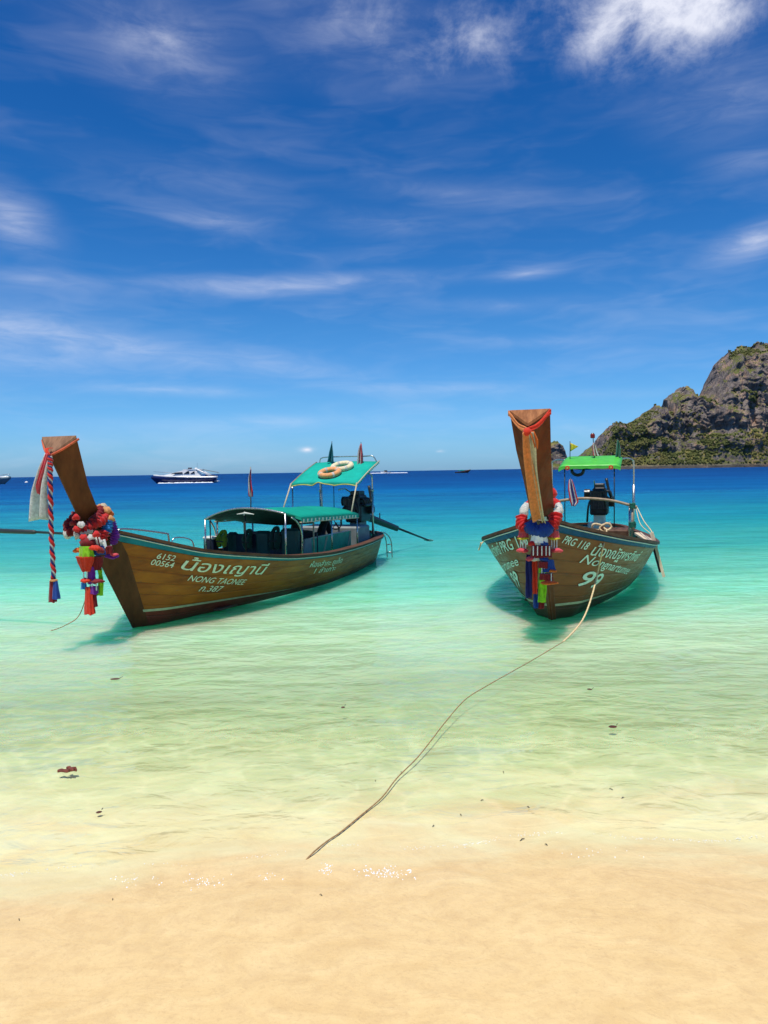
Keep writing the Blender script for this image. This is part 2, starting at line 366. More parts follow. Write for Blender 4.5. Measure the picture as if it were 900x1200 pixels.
def headland(name, Y0, outline, depth, seed, cols, rows, mat, amp=1.0):
    """outline: picture column / row of the skyline; its foot stands in the sea at distance Y0"""
    xs = np.array([q[0] for q in outline], float); ys = np.array([q[1] for q in outline], float)
    u = np.linspace(xs[0], xs[-1], cols)
    sky_y = np.interp(u, xs, ys)
    V = np.linspace(0, 1, rows)
    P = np.zeros((cols, rows + 8, 3))
    top = np.array([at_y(a, b, Y0 + depth * .55) for a, b in zip(u, sky_y)])
    foot = np.array([at_y(a, 548, Y0) for a in u]); foot[:, 2] = -3
    Hh = np.maximum(top[:, 2], .5)
    for j, v in enumerate(V):
        # talus at the foot, cliff above, rounded top
        set_ = np.interp(v, [0, .08, .3, .45, .7, .85, 1.0], [0, .06, .30, .36, .44, .54, 1.0]) * .55 * depth
        z = -3 + (Hh + 3) * np.interp(v, [0, .1, .3, .5, .8, 1.0], [0, .06, .26, .52, .88, 1.0])
        x = foot[:, 0] + (top[:, 0] - foot[:, 0]) * v
        P[:, j] = np.stack([x, np.full(cols, Y0 + set_), z], -1)
    for k in range(8):
        t = (k + 1) / 8
        P[:, rows + k] = np.stack([top[:, 0], np.full(cols, Y0 + depth * (.55 + .7 * t)), Hh * (1 - t ** 2) - 3 * t], -1)
    x, y, z = P[..., 0], P[..., 1], P[..., 2]
    ht = np.clip(z / 25, 0, 1)
    big = fbm(x / 38, y / 60, z / 60, 3, seed)
    rid = 1 - np.abs(fbm(x / 17, y / 30, z / 45, 3, seed + 9)) * 2.2
    med = fbm(x / 11, y / 14, z / 13, 4, seed + 20, .6)
    ledge = fbm(x / 60, 0, z / 7.5, 3, seed + 30)
    lum = fbm(x / 4.2, y / 4.2, z / 4.2, 3, seed + 40, .6)
    d = amp * (14 * big + 7 * rid + 6.5 * med + 5 * ledge + 2.2 * lum)
    P[..., 1] -= d * (.04 + .96 * ht)
    P[..., 0] += amp * (3.0 * fbm(x / 9, y / 12, z / 9, 3, seed + 50)) * ht
    P[..., 2] += amp * (3.2 * fbm(x / 8, y / 9, z / 20, 4, seed + 60, .65)) * np.clip(z / 12, 0, 1)
    rg2 = np.clip(1 - np.abs(fbm(x / 13, 2.2, 5.1, 3, seed + 70)) * 3.2, 0, 1)
    P[..., 2] += amp * 5.0 * (rg2 - .45) * np.clip((z - .45 * Hh[:, None]) / np.maximum(.5 * Hh[:, None], 1), 0, 1) * np.clip(Hh[:, None] / 40, 0, 1)
    o = mesh_obj(name, P.reshape(-1, 3), grid_faces(cols, rows + 8), mat, smooth=False)
    tag(o, kind='structure')
    return P
ROCK = rock_material('limestone_and_scrub', 0); ROCK2 = rock_material('limestone_islet', 300)
main_line = [(688, 548), (694, 543), (699, 535), (703, 526), (706, 519), (709, 510), (716, 500), (722, 497), (730, 497), (744, 493), (750, 488), (757, 484), (763, 479), (768, 475), (772, 481), (778, 478), (780, 466),
             (784, 461), (791, 457), (797, 458), (802, 456), (807, 464), (813, 465), (819, 463), (824, 466), (828, 460), (835, 446), (844, 427), (850, 418), (856, 412), (864, 408), (872, 405),
             (888, 404), (900, 407), (920, 409), (950, 418), (985, 436), (1020, 441), (1060, 462), (1100, 470), (1150, 505), (1200, 530), (1215, 545)]
PM = headland('limestone_headland', 700, main_line, 130, 3, 460, 170, ROCK)
headland('low_hill', 1150, [(660, 546), (672, 540), (682, 533), (690, 524), (697, 518), (706, 515), (720, 512), (740, 516), (760, 530), (775, 545)], 150, 40, 220, 90, ROCK2, 1.1)
headland('islet', 950, [(632, 546), (635, 528), (640, 520), (645, 517), (650, 517), (655, 519), (659, 526), (662, 535), (664, 545)], 70, 77, 70, 60, ROCK2, .55)
# scrub and trees that read as one mass on the headland's slopes
ico = bmesh.new(); bmesh.ops.create_icosphere(ico, subdivisions=1, radius=1)
IV = np.array([v.co[:] for v in ico.verts]); IF = np.array([[v.index for v in f.verts] for f in ico.faces]); ico.free()
fv, ff = [], []
nn = 0
Q = PM[:, :170]
du = np.gradient(Q, axis=0); dv = np.gradient(Q, axis=1); nr = np.cross(du, dv); nr /= np.linalg.norm(nr, axis=-1, keepdims=True) + 1e-9
cand = np.argwhere((Q[..., 2] > 4))
rng.shuffle(cand)
for (i, j) in cand:
    if nn >= 9000: break
    q = Q[i, j]; nz = abs(nr[i, j, 2])
    lowf = np.clip((62 - q[2]) / 40, 0, 1)
    patchn = fbm(q[0] / 30, q[1] / 30, q[2] / 22, 3, 91)
    if nz * .8 + lowf * .38 + patchn * .75 < .66 + rng.random() * .25: continue
    s = rng.uniform(.5, 1.25) * np.array([1, 1, rng.uniform(.7, 1.1)])
    jit = 1 + rng.uniform(-.35, .35, (len(IV), 1))
    fv.append(IV * jit * s + q + np.array([0, -.6, .5])); ff.append(IF + nn * len(IV)); nn += 1
m_, n, out = new_mat('scrub_leaves')
pos = n.node('ShaderNodeTexCoord').outputs['Object']
c = n.mix(n.rng(n.noise(pos, .12, 4, .7), .32, .68), (.065, .082, .024), (.155, .160, .046))
c = n.mix(n.rng(n.noise(pos, .03, 3), .5, .68), c, (.22, .185, .06))
p = n.node('ShaderNodeBsdfPrincipled'); n.put(p.inputs['Base Color'], c); p.inputs['Roughness'].default_value = .85; p.inputs['Specular IOR Level'].default_value = .2
n.put(p.inputs['Normal'], n.bump(n.noise(pos, 1.1, 4, .7), 1.0, 1.5))
n.l.new(p.outputs[0], out.inputs['Surface'])
fo = mesh_obj('cliff_scrub', np.concatenate(fv), np.concatenate(ff), m_)
tag(fo, 'low green scrub and trees clinging to the limestone headland', 'scrub', kind='stuff')

# ------------------------------------------------------------------ mesh builder
class MB:
    def __init__(s): s.v = []; s.f = []; s.mi = []; s.cur = 0
    def add(s, verts, faces):
        o = len(s.v); s.v += [tuple(map(float, p)) for p in verts]
        for f in faces: s.f.append(tuple(int(i) + o for i in f)); s.mi.append(s.cur)
        return s
    def box(s, lo, hi):
        (a, b, c), (d, e, f) = lo, hi
        return s.add([(a, b, c), (d, b, c), (d, e, c), (a, e, c), (a, b, f), (d, b, f), (d, e, f), (a, e, f)],
                     [(0, 3, 2, 1), (4, 5, 6, 7), (0, 1, 5, 4), (1, 2, 6, 5), (2, 3, 7, 6), (3, 0, 4, 7)])
    def cbox(s, lo, hi, c=.01):
        """box with chamfered edges"""
        lo, hi = np.array(lo, float), np.array(hi, float); m = (lo + hi) / 2; h = (hi - lo) / 2
        bm = bmesh.new(); bmesh.ops.create_cube(bm, size=2)
        for v in bm.verts: v.co = Vector([m[i] + v.co[i] * h[i] for i in range(3)])
        bmesh.ops.bevel(bm, geom=list(bm.edges), offset=min(c, h.min() * .8), segments=1, affect='EDGES')
        bm.verts.index_update()
        s.add([v.co[:] for v in bm.verts], [[v.index for v in f.verts] for f in bm.faces]); bm.free(); return s
    def tube(s, path, r, n=8, closed=False, cap=True):
        path = np.asarray(path, float); m = len(path)
        rr = np.full(m, r) if np.isscalar(r) else np.asarray(r, float)
        if closed: tg = np.roll(path, -1, 0) - np.roll(path, 1, 0)
        else: tg = np.gradient(path, axis=0)
        tg /= np.linalg.norm(tg, axis=1, keepdims=True) + 1e-12
        up = np.array([0, 0, 1.0])
        if abs(tg[0] @ up) > .9: up = np.array([1.0, 0, 0])
        x = np.cross(tg[0], up); x /= np.linalg.norm(x)
        V = []
        for i in range(m):
            x = x - tg[i] * (x @ tg[i]); x /= np.linalg.norm(x) + 1e-12
            y = np.cross(tg[i], x)
            for k in range(n):
                a = 2 * math.pi * k / n
                V.append(path[i] + rr[i] * (math.cos(a) * x + math.sin(a) * y))
        F = grid_faces(m, n, True)
        F = [tuple(reversed(f)) for f in F]
        if closed: F += [((m - 1) * n + k, (m - 1) * n + (k + 1) % n, (k + 1) % n, k) for k in range(n)]
        elif cap: F += [tuple(range(n))[::-1], tuple((m - 1) * n + k for k in range(n))]
        return s.add(V, F)
    def ball(s, c, r, seg=8, ring=5):
        r = np.array([r, r, r]) if np.isscalar(r) else np.array(r)
        V = [np.array(c) + r * np.array([0, 0, 1])]
        for i in range(1, ring):
            t = math.pi * i / ring
            for k in range(seg):
                a = 2 * math.pi * k / seg
                V.append(np.array(c) + r * np.array([math.sin(t) * math.cos(a), math.sin(t) * math.sin(a), math.cos(t)]))
        V.append(np.array(c) - r * np.array([0, 0, 1]))
        F = [(0, 1 + k, 1 + (k + 1) % seg) for k in range(seg)]
        for i in range(ring - 2):
            for k in range(seg):
                a, b = 1 + i * seg + k, 1 + i * seg + (k + 1) % seg
                F.append((a, a + seg, b + seg, b))
        e = len(V) - 1; F += [(e, 1 + (ring - 2) * seg + (k + 1) % seg, 1 + (ring - 2) * seg + k) for k in range(seg)]
        return s.add(V, F)
    def cyl(s, p, q, r, n=12, r2=None): return s.tube([p, q], [r, r if r2 is None else r2], n)
    def loft(s, secs, cap=True):
        k = len(secs[0]); V = [p for q in secs for p in q]
        F = grid_faces(len(secs), k, True)
        if cap: F += [tuple(range(k)), tuple((len(secs) - 1) * k + i for i in range(k))[::-1]]
        return s.add(V, F)
    def sheet(s, G, th=.004, mi=None):
        """slab of cloth or board over a grid of points (nu, nv, 3)"""
        G = np.asarray(G, float); nu, nv = G.shape[:2]
        du = np.gradient(G, axis=0); dv = np.gradient(G, axis=1)
        nr = np.cross(du, dv); nr /= np.linalg.norm(nr, axis=-1, keepdims=True) + 1e-12
        A = (G + nr * th / 2).reshape(-1, 3); B = (G - nr * th / 2).reshape(-1, 3); o = nu * nv
        f1 = grid_faces(nu, nv); f2 = [tuple(reversed([i + o for i in f])) for f in f1]
        rim = []
        for i in range(nu - 1):
            rim += [(i * nv, i * nv + o, (i + 1) * nv + o, (i + 1) * nv), (i * nv + nv - 1, (i + 1) * nv + nv - 1, (i + 1) * nv + nv - 1 + o, i * nv + nv - 1 + o)]
        for j in range(nv - 1):
            rim += [(j, j + 1, j + 1 + o, j + o), ((nu - 1) * nv + j, (nu - 1) * nv + j + o, (nu - 1) * nv + j + 1 + o, (nu - 1) * nv + j + 1)]
        ofs = len(s.v); s.v += [tuple(p) for p in np.concatenate([A, B])]
        for k, f in enumerate(f1 + f2 + rim):
            s.f.append(tuple(i + ofs for i in f))
            s.mi.append(s.cur if mi is None else (mi[k % len(f1)] if k < 2 * len(f1) else s.cur))
        return s
    def build(s, name, mat, parent=None, smooth=False, base=None):
        if base is None and parent is not None: base = BASE.get(parent.name)
        multi = any(s.mi)
        o = mesh_obj(name, s.v, s.f, mat, parent, smooth, s.mi if multi else None, base)
        bm = bmesh.new(); bm.from_mesh(o.data); bmesh.ops.recalc_face_normals(bm, faces=bm.faces); bm.to_mesh(o.data); bm.free()
        return o
BASE = {}     # where a top-level Empty stands, in the coordinates its parts are written in
def smooth_path(pts, n=8):
    P = np.asarray(pts, float); P = np.vstack([2 * P[0] - P[1], P, 2 * P[-1] - P[-2]]); o = []
    for i in range(1, len(P) - 2):
        for k in range(n):
            t = k / n
            o.append(.5 * (2 * P[i] + (P[i + 1] - P[i - 1]) * t + (2 * P[i - 1] - 5 * P[i] + 4 * P[i + 1] - P[i + 2]) * t * t + (3 * P[i] - P[i - 1] - 3 * P[i + 1] + P[i + 2]) * t ** 3))
    o.append(P[-2]); return np.array(o)

# ------------------------------------------------------------------ boat frames: a = metres aft of the stem at the water, b = metres to port, z up
class Boat:
    def __init__(s, pos, th): s.pos = np.array(pos, float); s.th = th
    def rot(s): return math.pi / 2 - s.th
    def world(s, p):
        a, y, z = p; d = np.array([math.sin(s.th), math.cos(s.th), 0]); l = np.array([-math.cos(s.th), math.sin(s.th), 0])
        return s.pos + a * d + y * l + np.array([0, 0, z])
    def px(s, x, y, a):
        """the point of the boat's cross-section at a that the picture point (x, y) looks at"""
        d = np.array([math.sin(s.th), math.cos(s.th), 0]); l = np.array([-math.cos(s.th), math.sin(s.th), 0])
        t, b, z = np.linalg.solve(np.array([ray(x, y), -l, [0, 0, -1.0]]).T, s.pos + a * d - CAM)
        return np.array([a, b, z])
def P(a, b, z): return (a, -b, z)
BL = Boat((-3.31, 9.64, 0), R(20)); BR = Boat((2.2, 9.69, 0), R(19.7))
def thing(name, label, cat, boat=None, base=(0, 0, 0), group=None):
    o = bpy.data.objects.new(name, None); COL.objects.link(o); o.empty_display_size = .1
    if boat: o.location = boat.world(base); o.rotation_euler = (0, 0, boat.rot())
    else: o.location = base
    BASE[o.name] = np.array(base, float)
    return tag(o, label, cat, group)
def single(mb, name, mat, label, cat, boat=None, base=(0, 0, 0), group=None, smooth=False):
    o = mb.build(name, mat, None, smooth, np.array(base, float))
    if boat: o.location = boat.world(base); o.rotation_euler = (0, 0, boat.rot())
    else: o.location = base
    return tag(o, label, cat, group)

def interp(xs, ys, x):
    xs = np.array(xs, float); ys = np.array(ys, float); x = np.clip(np.asarray(x, float), xs[0], xs[-1])
    h = np.diff(xs); dl = np.diff(ys) / h; m = np.empty(len(xs)); m[0] = dl[0]; m[-1] = dl[-1]
    for i in range(1, len(xs) - 1): m[i] = 0 if dl[i - 1] * dl[i] <= 0 else 2 * dl[i - 1] * dl[i] / (dl[i - 1] + dl[i])
    k = np.clip(np.searchsorted(xs, x) - 1, 0, len(h) - 1); t = (x - xs[k]) / h[k]
    return ys[k] * (1 + 2 * t) * (1 - t) ** 2 + m[k] * h[k] * t * (1 - t) ** 2 + ys[k + 1] * t * t * (3 - 2 * t) + m[k + 1] * h[k] * t * t * (t - 1)
class Hull:
    def __init__(s, rake, zs, bs, n, kd=-.36): s.rake, s.zsp, s.bsp, s.np_, s.kd = rake, zs, bs, n, kd; s.aend = bs[0][-1]
    def zs(s, a): return interp(*s.zsp, a)
    def bs(s, a): return interp(*s.bsp, a)
    def zk(s, a): return np.maximum(s.kd, -np.asarray(a, float) / s.rake)
    def b(s, a, z):
        zk = s.zk(a); r = np.clip((z - zk) / np.maximum(s.zs(a) - zk, 1e-3), 0, 1)
        return s.bs(a) * r ** interp(*s.np_, a)
    def zt(s, a, t): return s.kd + (s.zs(a) - s.kd) * t
    def a0(s, t):
        lo, hi = s.bsp[0][0], 1.0
        for _ in range(40):
            m = (lo + hi) / 2
            if s.zt(m, t) + m / s.rake > 0: hi = m
            else: lo = m
        return hi
    def pt(s, a, z, side, off=0.0):
        """points on the outer skin, pushed out by off; side +1 port, -1 starboard"""
        a = np.asarray(a, float); z = np.asarray(z, float); e = .012
        b = s.b(a, z)
        da = (s.b(a + e, z) - s.b(a - e, z)) / (2 * e); dz = (s.b(a, z + e) - s.b(a, z - e)) / (2 * e)
        da = np.clip(da, -3, 3); dz = np.clip(dz, -3, 3)
        nrm = np.sqrt(1 + da * da + dz * dz)
        return np.stack([a - off * da / nrm, -side * (b + off / nrm), z - off * dz / nrm], -1)
HL = Hull(.61, ([-.86, -.54, .07, .47, 1.47, 2.55, 4.25, 7.05, 8.1], [1.40, 1.31, 1.11, .99, .82, .68, .585, .56, .62]),
          ([-.86, -.54, .07, .47, 1.47, 2.55, 3.6, 5, 7.05, 7.6, 7.95, 8.1], [.05, .22, .56, .76, 1.02, 1.15, 1.19, 1.13, .87, .70, .42, .04]),
          ([-.9, .85, 2.1, 3.4, 4.5, 8.1], [1.1, .78, .53, .34, .24, .28]))
HR = Hull(.72, ([-1.02, -.5, .3, 1, 2, 3, 5, 7, 8.1], [1.42, 1.29, 1.10, .98, .85, .76, .66, .63, .70]),
          ([-1.02, -.5, .3, 1.2, 2, 3, 4, 5.2, 7, 7.6, 7.95, 8.1], [.05, .30, .80, 1.16, 1.29, 1.34, 1.32, 1.24, .93, .74, .44, .04]),
          ([-1.02, .85, 2.1, 3.4, 4.5, 8.1], [1.1, .75, .5, .33, .24, .28]))

# ------------------------------------------------------------------ boat materials
def hull_wood(name, dark, mid, gold, foul, line0, line1):
    m_, n, out = new_mat(name)
    t = n.node('ShaderNodeTexCoord').outputs['Object']
    x, y, z = n.xyz(t)
    rnd = n.node('ShaderNodeObjectInfo').outputs['Random']
    off = n.comb(n.m('MULTIPLY', rnd, 31.0), n.m('MULTIPLY', rnd, 17.0), 0.0)
    tv = n.vm('ADD', n.vm('MULTIPLY', t, (1.0, 3.0, 9.0)), off)
    grain = n.noise(tv, 2.2, 6, .65, .5)
    cloud = n.noise(n.vm('ADD', n.vm('MULTIPLY', t, (.8, 1, 1.8)), off), 1.4, 4, .6)
    c = n.mix(n.rng(grain, .32, .68), dark, mid)
    c = n.mix(n.m('MULTIPLY', n.rng(cloud, .42, .66), .75), c, gold)
    c = n.mix(n.m('MULTIPLY', n.m('SUBTRACT', rnd, .5), .35), c, (0.02, .012, .008))
    scuff = n.m('MULTIPLY', n.rng(n.noise(n.vm('MULTIPLY', t, (2, 2, 5)), 3.0, 6, .7), .60, .74), .5)
    c = n.mix(scuff, c, (.075, .068, .060))
    lvl = n.m('ADD', n.rng(x, -.3, 3.2, line0, line1), n.m('MULTIPLY', n.m('SUBTRACT', n.noise(t, 5, 3), .5), .012))
    low = n.m('LESS_THAN', z, lvl)
    fc = n.mix(n.rng(n.noise(t, 3, 5, .7), .35, .65), foul, tuple(k * .55 for k in foul))
    fc = n.mix(n.rng(n.m('ADD', z, n.m('MULTIPLY', n.noise(t, 8, 4), .06)), .09, .0, 0, .6), fc, (.05, .055, .030))
    c = n.mix(low, c, fc)
    p = n.node('ShaderNodeBsdfPrincipled'); n.put(p.inputs['Base Color'], c)
    n.put(p.inputs['Roughness'], n.rng(n.noise(tv, 4, 3), .3, .7, .30, .55)); p.inputs['Specular IOR Level'].default_value = .22
    n.put(p.inputs['Normal'], n.bump(grain, .25, .006))
    n.l.new(p.outputs[0], out.inputs['Surface'])
    return m_
WOOD_L = hull_wood('varnished_hull_wood', (.175, .042, .007), (.34, .088, .011), (.45, .140, .012), (.24, .045, .028), .215, .085)
WOOD_R = hull_wood('brown_hull_wood', (.155, .046, .013), (.225, .070, .020), (.26, .088, .024), (.11, .05, .028), .20, .10)
def timber(name, c1, c2, stretch=(1.5, 1.5, .25), rough=.42, coat=.15):
    return pm(name, c1, rough + .1, 0, 0, 7.0, .25, 22, c2, .2, 0.0, stretch)
PROW_L = timber('weathered_prow_wood', (.085, .022, .007), (.170, .048, .015))
PROW_R = timber('red_prow_wood', (.105, .016, .004), (.195, .034, .007))
CUT_L = timber('sawn_prow_top', (.16, .085, .05), (.30, .17, .10), (1, 3, 1), .8, 0)
CUT_R = timber('sawn_red_prow_top', (.20, .075, .03), (.40, .17, .07), (1, 3, 1), .8, 0)
STEM_L = timber('grey_stem_wood', (.070, .022, .008), (.125, .040, .014))
STEM_R = timber('stem_wood', (.12, .036, .012), (.18, .056, .018))
CAP = timber('dark_gunwale_wood', (.06, .024, .012), (.14, .065, .035), (.3, 2, 2), .5)
DECK = timber('deck_boards', (.14, .09, .05), (.25, .17, .10), (.4, 3, 3), .6, 0)
TEAL = pm('teal_paint', (.012, .175, .235), .5, 0, .25, 5, spec=.15)
BLUEP = pm('blue_paint', (.006, .062, .165), .5, 0, .25, 5, spec=.15)
GREENIN = pm('green_interior_paint', (.006, .34, .21), .45, 0, .25, 5)
WHITE = pm('white_paint', (.62, .64, .56), .4, 0, .12, 14)
STRIPE = pm('cream_stripe', (.42, .43, .26), .45, 0, .2, 12)
LETTER = pm('letter_paint', (.66, .70, .52), .45, 0, .18, 25)
LETTER_R = pm('pale_letter_paint', (.56, .72, .62), .45, 0, .15, 25)
STEEL = pm('steel_pipe', (.52, .50, .46), .28, .9, .15, 20)
RUST = pm('rusty_pipe', (.34, .25, .17), .5, .3, .3, 20)
BLACK = pm('black_engine_paint', (.010, .011, .014), .38, .2, .4, 18)
DARKM = pm('dark_metal', (.035, .038, .042), .42, .6, .4, 22)
GREY = pm('grey_panel', (.20, .22, .22), .6, 0, .18, 6)
NAVY = pm('navy_vinyl', (.008, .010, .030), .55, 0, .3, 8)
BOTTLE = pm('dark_green_vinyl', (.006, .045, .040), .55, 0, .3, 8)
TARP = pm('green_tarp', (.006, .36, .25), .75, 0, .12, 4, .2, 30, spec=.15, trans=.25)
TARPD = pm('dark_green_awning', (.006, .040, .042), .6, 0, .25, 4, .2, 30)
TARP_UP = pm('roof_green', (.006, .35, .26), .75, 0, .12, 5, spec=.15)
LIME = pm('lime_roof', (.10, .58, .06), .45, 0, .12, 5, trans=.2)
GOLD = pm('gold_trim', (.52, .38, .06), .5, 0, .25, 20)
ROPE = pm('rope_fibre', (.66, .50, .27), .85, 0, .3, 60, .5, 200)
ROPEW = pm('wet_rope', (.33, .19, .08), .7, 0, .3, 40, .5, 200)
def cloth(name, c, tr=.42): return pm('cloth_' + name, c, .75, 0, .22, 30, .3, 90, sheen=.3, trans=tr)
RED = cloth('red', (.74, .020, .020)); MAROON = cloth('maroon', (.30, .008, .016)); WHITEC = cloth('white', (.86, .84, .78), .55); PINK = cloth('pink', (.80, .10, .13))
BLUEC = cloth('blue', (.010, .075, .40)); NAVYC = cloth('navy', (.010, .014, .17)); PURPLE = cloth('purple', (.26, .02, .42)); LIMEC = cloth('lime', (.36, .78, .015))
ORANGE = cloth('orange', (.85, .19, .015)); PEACH = cloth('peach', (.85, .42, .16)); YELLOW = cloth('yellow', (.80, .66, .03)); SKYB = cloth('sky_blue', (.02, .28, .72))
TEALC = cloth('teal', (.01, .22, .27)); GREENF = cloth('green_flag', (.01, .20, .12)); VERM = cloth('vermilion', (.92, .05, .012)); SASH = cloth('orange_sash', (.82, .27, .075), .3); CREAM = cloth('cream', (.70, .60, .42)); BEAD = pm('white_beads', (.75, .75, .70), .35)

# ------------------------------------------------------------------ long-tail boat hull with its parts
def text_mesh(txt, size, shear=0.0, weight=0.0, spacing=1.0):
    cu = bpy.data.curves.new('t', 'FONT'); cu.body = txt; cu.size = size; cu.shear = shear; cu.offset = weight; cu.space_character = spacing
    cu.resolution_u = 3; cu.fill_mode = 'FRONT'
    o = bpy.data.objects.new('t', cu); COL.objects.link(o)
    dg = bpy.context.evaluated_depsgraph_get(); me = o.evaluated_get(dg).to_mesh()
    bm = bmesh.new(); bm.from_mesh(me); o.evaluated_get(dg).to_mesh_clear()
    bpy.data.objects.remove(o); bpy.data.curves.remove(cu)
    bmesh.ops.triangulate(bm, faces=bm.faces)
    x0 = min(v.co.x for v in bm.verts); x1 = max(v.co.x for v in bm.verts); y0 = min(v.co.y for v in bm.verts); y1 = max(v.co.y for v in bm.verts)
    for k in np.arange(x0, x1, .05): bmesh.ops.bisect_plane(bm, geom=list(bm.verts) + list(bm.edges) + list(bm.faces), plane_co=(k, 0, 0), plane_no=(1, 0, 0))
    for k in np.arange(y0, y1, .05): bmesh.ops.bisect_plane(bm, geom=list(bm.verts) + list(bm.edges) + list(bm.faces), plane_co=(0, k, 0), plane_no=(0, 1, 0))
    bm.verts.index_update()
    V = np.array([v.co[:] for v in bm.verts]); F = [[v.index for v in f.verts] for f in bm.faces]; bm.free()
    V[:, 0] -= x0
    return V, F
def lettering(root, H, txt, side, a0, d0, a1, d1, hgt=None, shear=.25, mat=None, weight=0.0):
    """paint txt on the skin from station a0 to a1; d0, d1 = baseline below the sheer at both ends"""
    V, F = text_mesh(txt, 1.0, shear, weight)
    wid = V[:, 0].max(); L_ = abs(a1 - a0); sc = L_ / wid
    vs_ = sc if hgt is None else hgt
    u = V[:, 0] / wid
    a = a0 + (a1 - a0) * u
    a_base = a; z = H.zs(a_base) - (d0 + (d1 - d0) * u) + V[:, 1] * vs_
    pts = H.pt(a, z, side, .0095)
    # one object for each word
    cuts = [-1.0]; lo = np.array([V[f, 0].min() for f in F]); hi = np.array([V[f, 0].max() for f in F]); o2 = np.argsort(lo); far = -1.0
    for k in o2:
        if far > 0 and lo[k] - far > .17: cuts.append((far + lo[k]) / 2)
        far = max(far, hi[k])
    cuts.append(1e9)
    for c0, c1 in zip(cuts[:-1], cuts[1:]):
        fs = [f for f, l_, h_ in zip(F, lo, hi) if l_ > c0 and h_ < c1]
        if len(fs) == 0: continue
        used = np.array(sorted({i_ for f in fs for i_ in f})); mp = {u_: i_ for i_, u_ in enumerate(used)}
        mesh_obj('lettering', pts[used], [[mp[i_] for i_ in f] for f in fs], mat or LETTER, root)
def make_hull(root, H, wood, band, prow_m, cut_m, stem_m, prow, cheek=.30, lining=None, stripe_m=None, line0=.215, line1=.085, bead=True):
    tb = [0, .12, .24, .34, .44, .54, .64, .74, .84, .932]
    def strip(t0, t1, side, o_edge=-.005, o_mid=0.0, na=64, soft=.012):
        mb = MB(); w_ = t1 - t0
        prof = [(t0 + .0005, o_edge), (t0 + soft * .5, o_mid), (t0 + soft, o_mid), (t0 + w_ * .5, o_mid + .0008), (t1 - soft, o_mid), (t1 - soft * .5, o_mid), (t1 - .0005, o_edge)]
        s_ = np.linspace(0, 1, na) ** 1.25; G = np.zeros((na, len(prof), 3))
        for j, (t, o) in enumerate(prof):
            a0 = H.a0(t); a = a0 + .004 + (H.aend - .012 - a0) * s_
            G[:, j] = H.pt(a, H.zt(a, t), side, o)
        mb.add(G.reshape(-1, 3), grid_faces(na, len(prof))); return mb
    for side in (1, -1):
        for k in range(len(tb) - 1): strip(tb[k], tb[k + 1], side).build('plank', wood, root, True)
        strip(.934, .99, side, -.002, .006).build('sheer_strake', band, root, True)
        # capping along the sheer, with a pale bead under it
        a = H.a0(1.0) + .02 + (H.aend - .03 - H.a0(1.0)) * np.linspace(0, 1, 80) ** 1.2
        p = H.pt(a, H.zs(a), side, 0); inn = p.copy(); nb = np.maximum(H.bs(a) - .11, .002); inn[:, 1] = -side * nb
        ou = p.copy(); ou[:, 1] = -side * (H.bs(a) + .035)
        secs = []
        for i in range(len(a)):
            z = p[i, 2]
            secs.append([(inn[i, 0], inn[i, 1], z - .02), (ou[i, 0], ou[i, 1], z - .02), (ou[i, 0], ou[i, 1], z + .018), (inn[i, 0], inn[i, 1], z + .024)])
        MB().loft(secs).build('gunwale', CAP, root)
        if bead:
            q = H.pt(a[2:-2], H.zs(a[2:-2]) - .028, side, .018); MB().tube(q, .008, 6).build('rubbing_bead', WHITE, root, True)
        if stripe_m:
            a = np.linspace(-.12, 3.0, 60); zl = np.interp(a, [-.3, 3.2], [line0, line1]); wd = np.interp(a, [-.3, 1.6, 3.0], [.040, .030, .006])
            G = np.stack([H.pt(a, zl + .004, side, .006), H.pt(a, zl + wd / 2, side, .007), H.pt(a, zl + wd, side, .006)], 1)
            MB().add(G.reshape(-1, 3), grid_faces(60, 3)).build('boot_stripe', stripe_m, root, True)
    # inner skin
    mb = MB()
    for side in (1, -1):
        G = np.zeros((50, 9, 3)); s_ = np.linspace(0, 1, 50)
        for j, t in enumerate(np.linspace(.12, .985, 9)):
            a0 = H.a0(t); a = a0 + .12 + (H.aend - .2 - a0) * s_; q = H.pt(a, H.zt(a, t), side, 0)
            q[:, 1] = -side * np.maximum(np.abs(q[:, 1]) - .035, .001); G[:, j] = q
        mb.add(G.reshape(-1, 3), grid_faces(50, 9))
    mb.build('hull_lining', lining or GREENIN, root, True)
    # floor and foredeck boards
    for k in range(5):
        b0 = -.55 + k * .22
        MB().cbox(P(1.2, b0 + .21, .02), P(7.3, b0, .045), .004).build('floor_board', DECK, root)
    for k, a in enumerate(np.arange(-.42, 1.15, .13)):
        a2 = a + .122; mb = MB(); z = H.zs(a) - .045; z2 = H.zs(a2) - .045; w1, w2 = H.bs(a) - .05, H.bs(a2) - .05
        mb.add([P(a, w1, z), P(a2, w2, z2), P(a2, -w2, z2), P(a, -w1, z), P(a, w1, z - .02), P(a2, w2, z2 - .02), P(a2, -w2, z2 - .02), P(a, -w1, z - .02)],
               [(0, 1, 2, 3), (7, 6, 5, 4), (0, 4, 5, 1), (1, 5, 6, 2), (2, 6, 7, 3), (3, 7, 4, 0)])
        mb.build('deck_plank', DECK, root)
    MB().tube([(H.aend - .03 - .10 * max(0, -z) , 0, z) for z in np.linspace(-.3, float(H.zs(H.aend)) - .01, 8)], .07, 8).build('stern_post', stem_m, root, True)
    # ribs inside
    for a in np.arange(1.5, 7.6, .55):
        for side in (1, -1):
            z = np.linspace(.05, H.zs(a) - .03, 6); q = H.pt(np.full(6, a), z, side, 0); q[:, 1] = -side * (np.abs(q[:, 1]) - .05)
            MB().tube(q, .022, 4).build('rib', CAP, root)
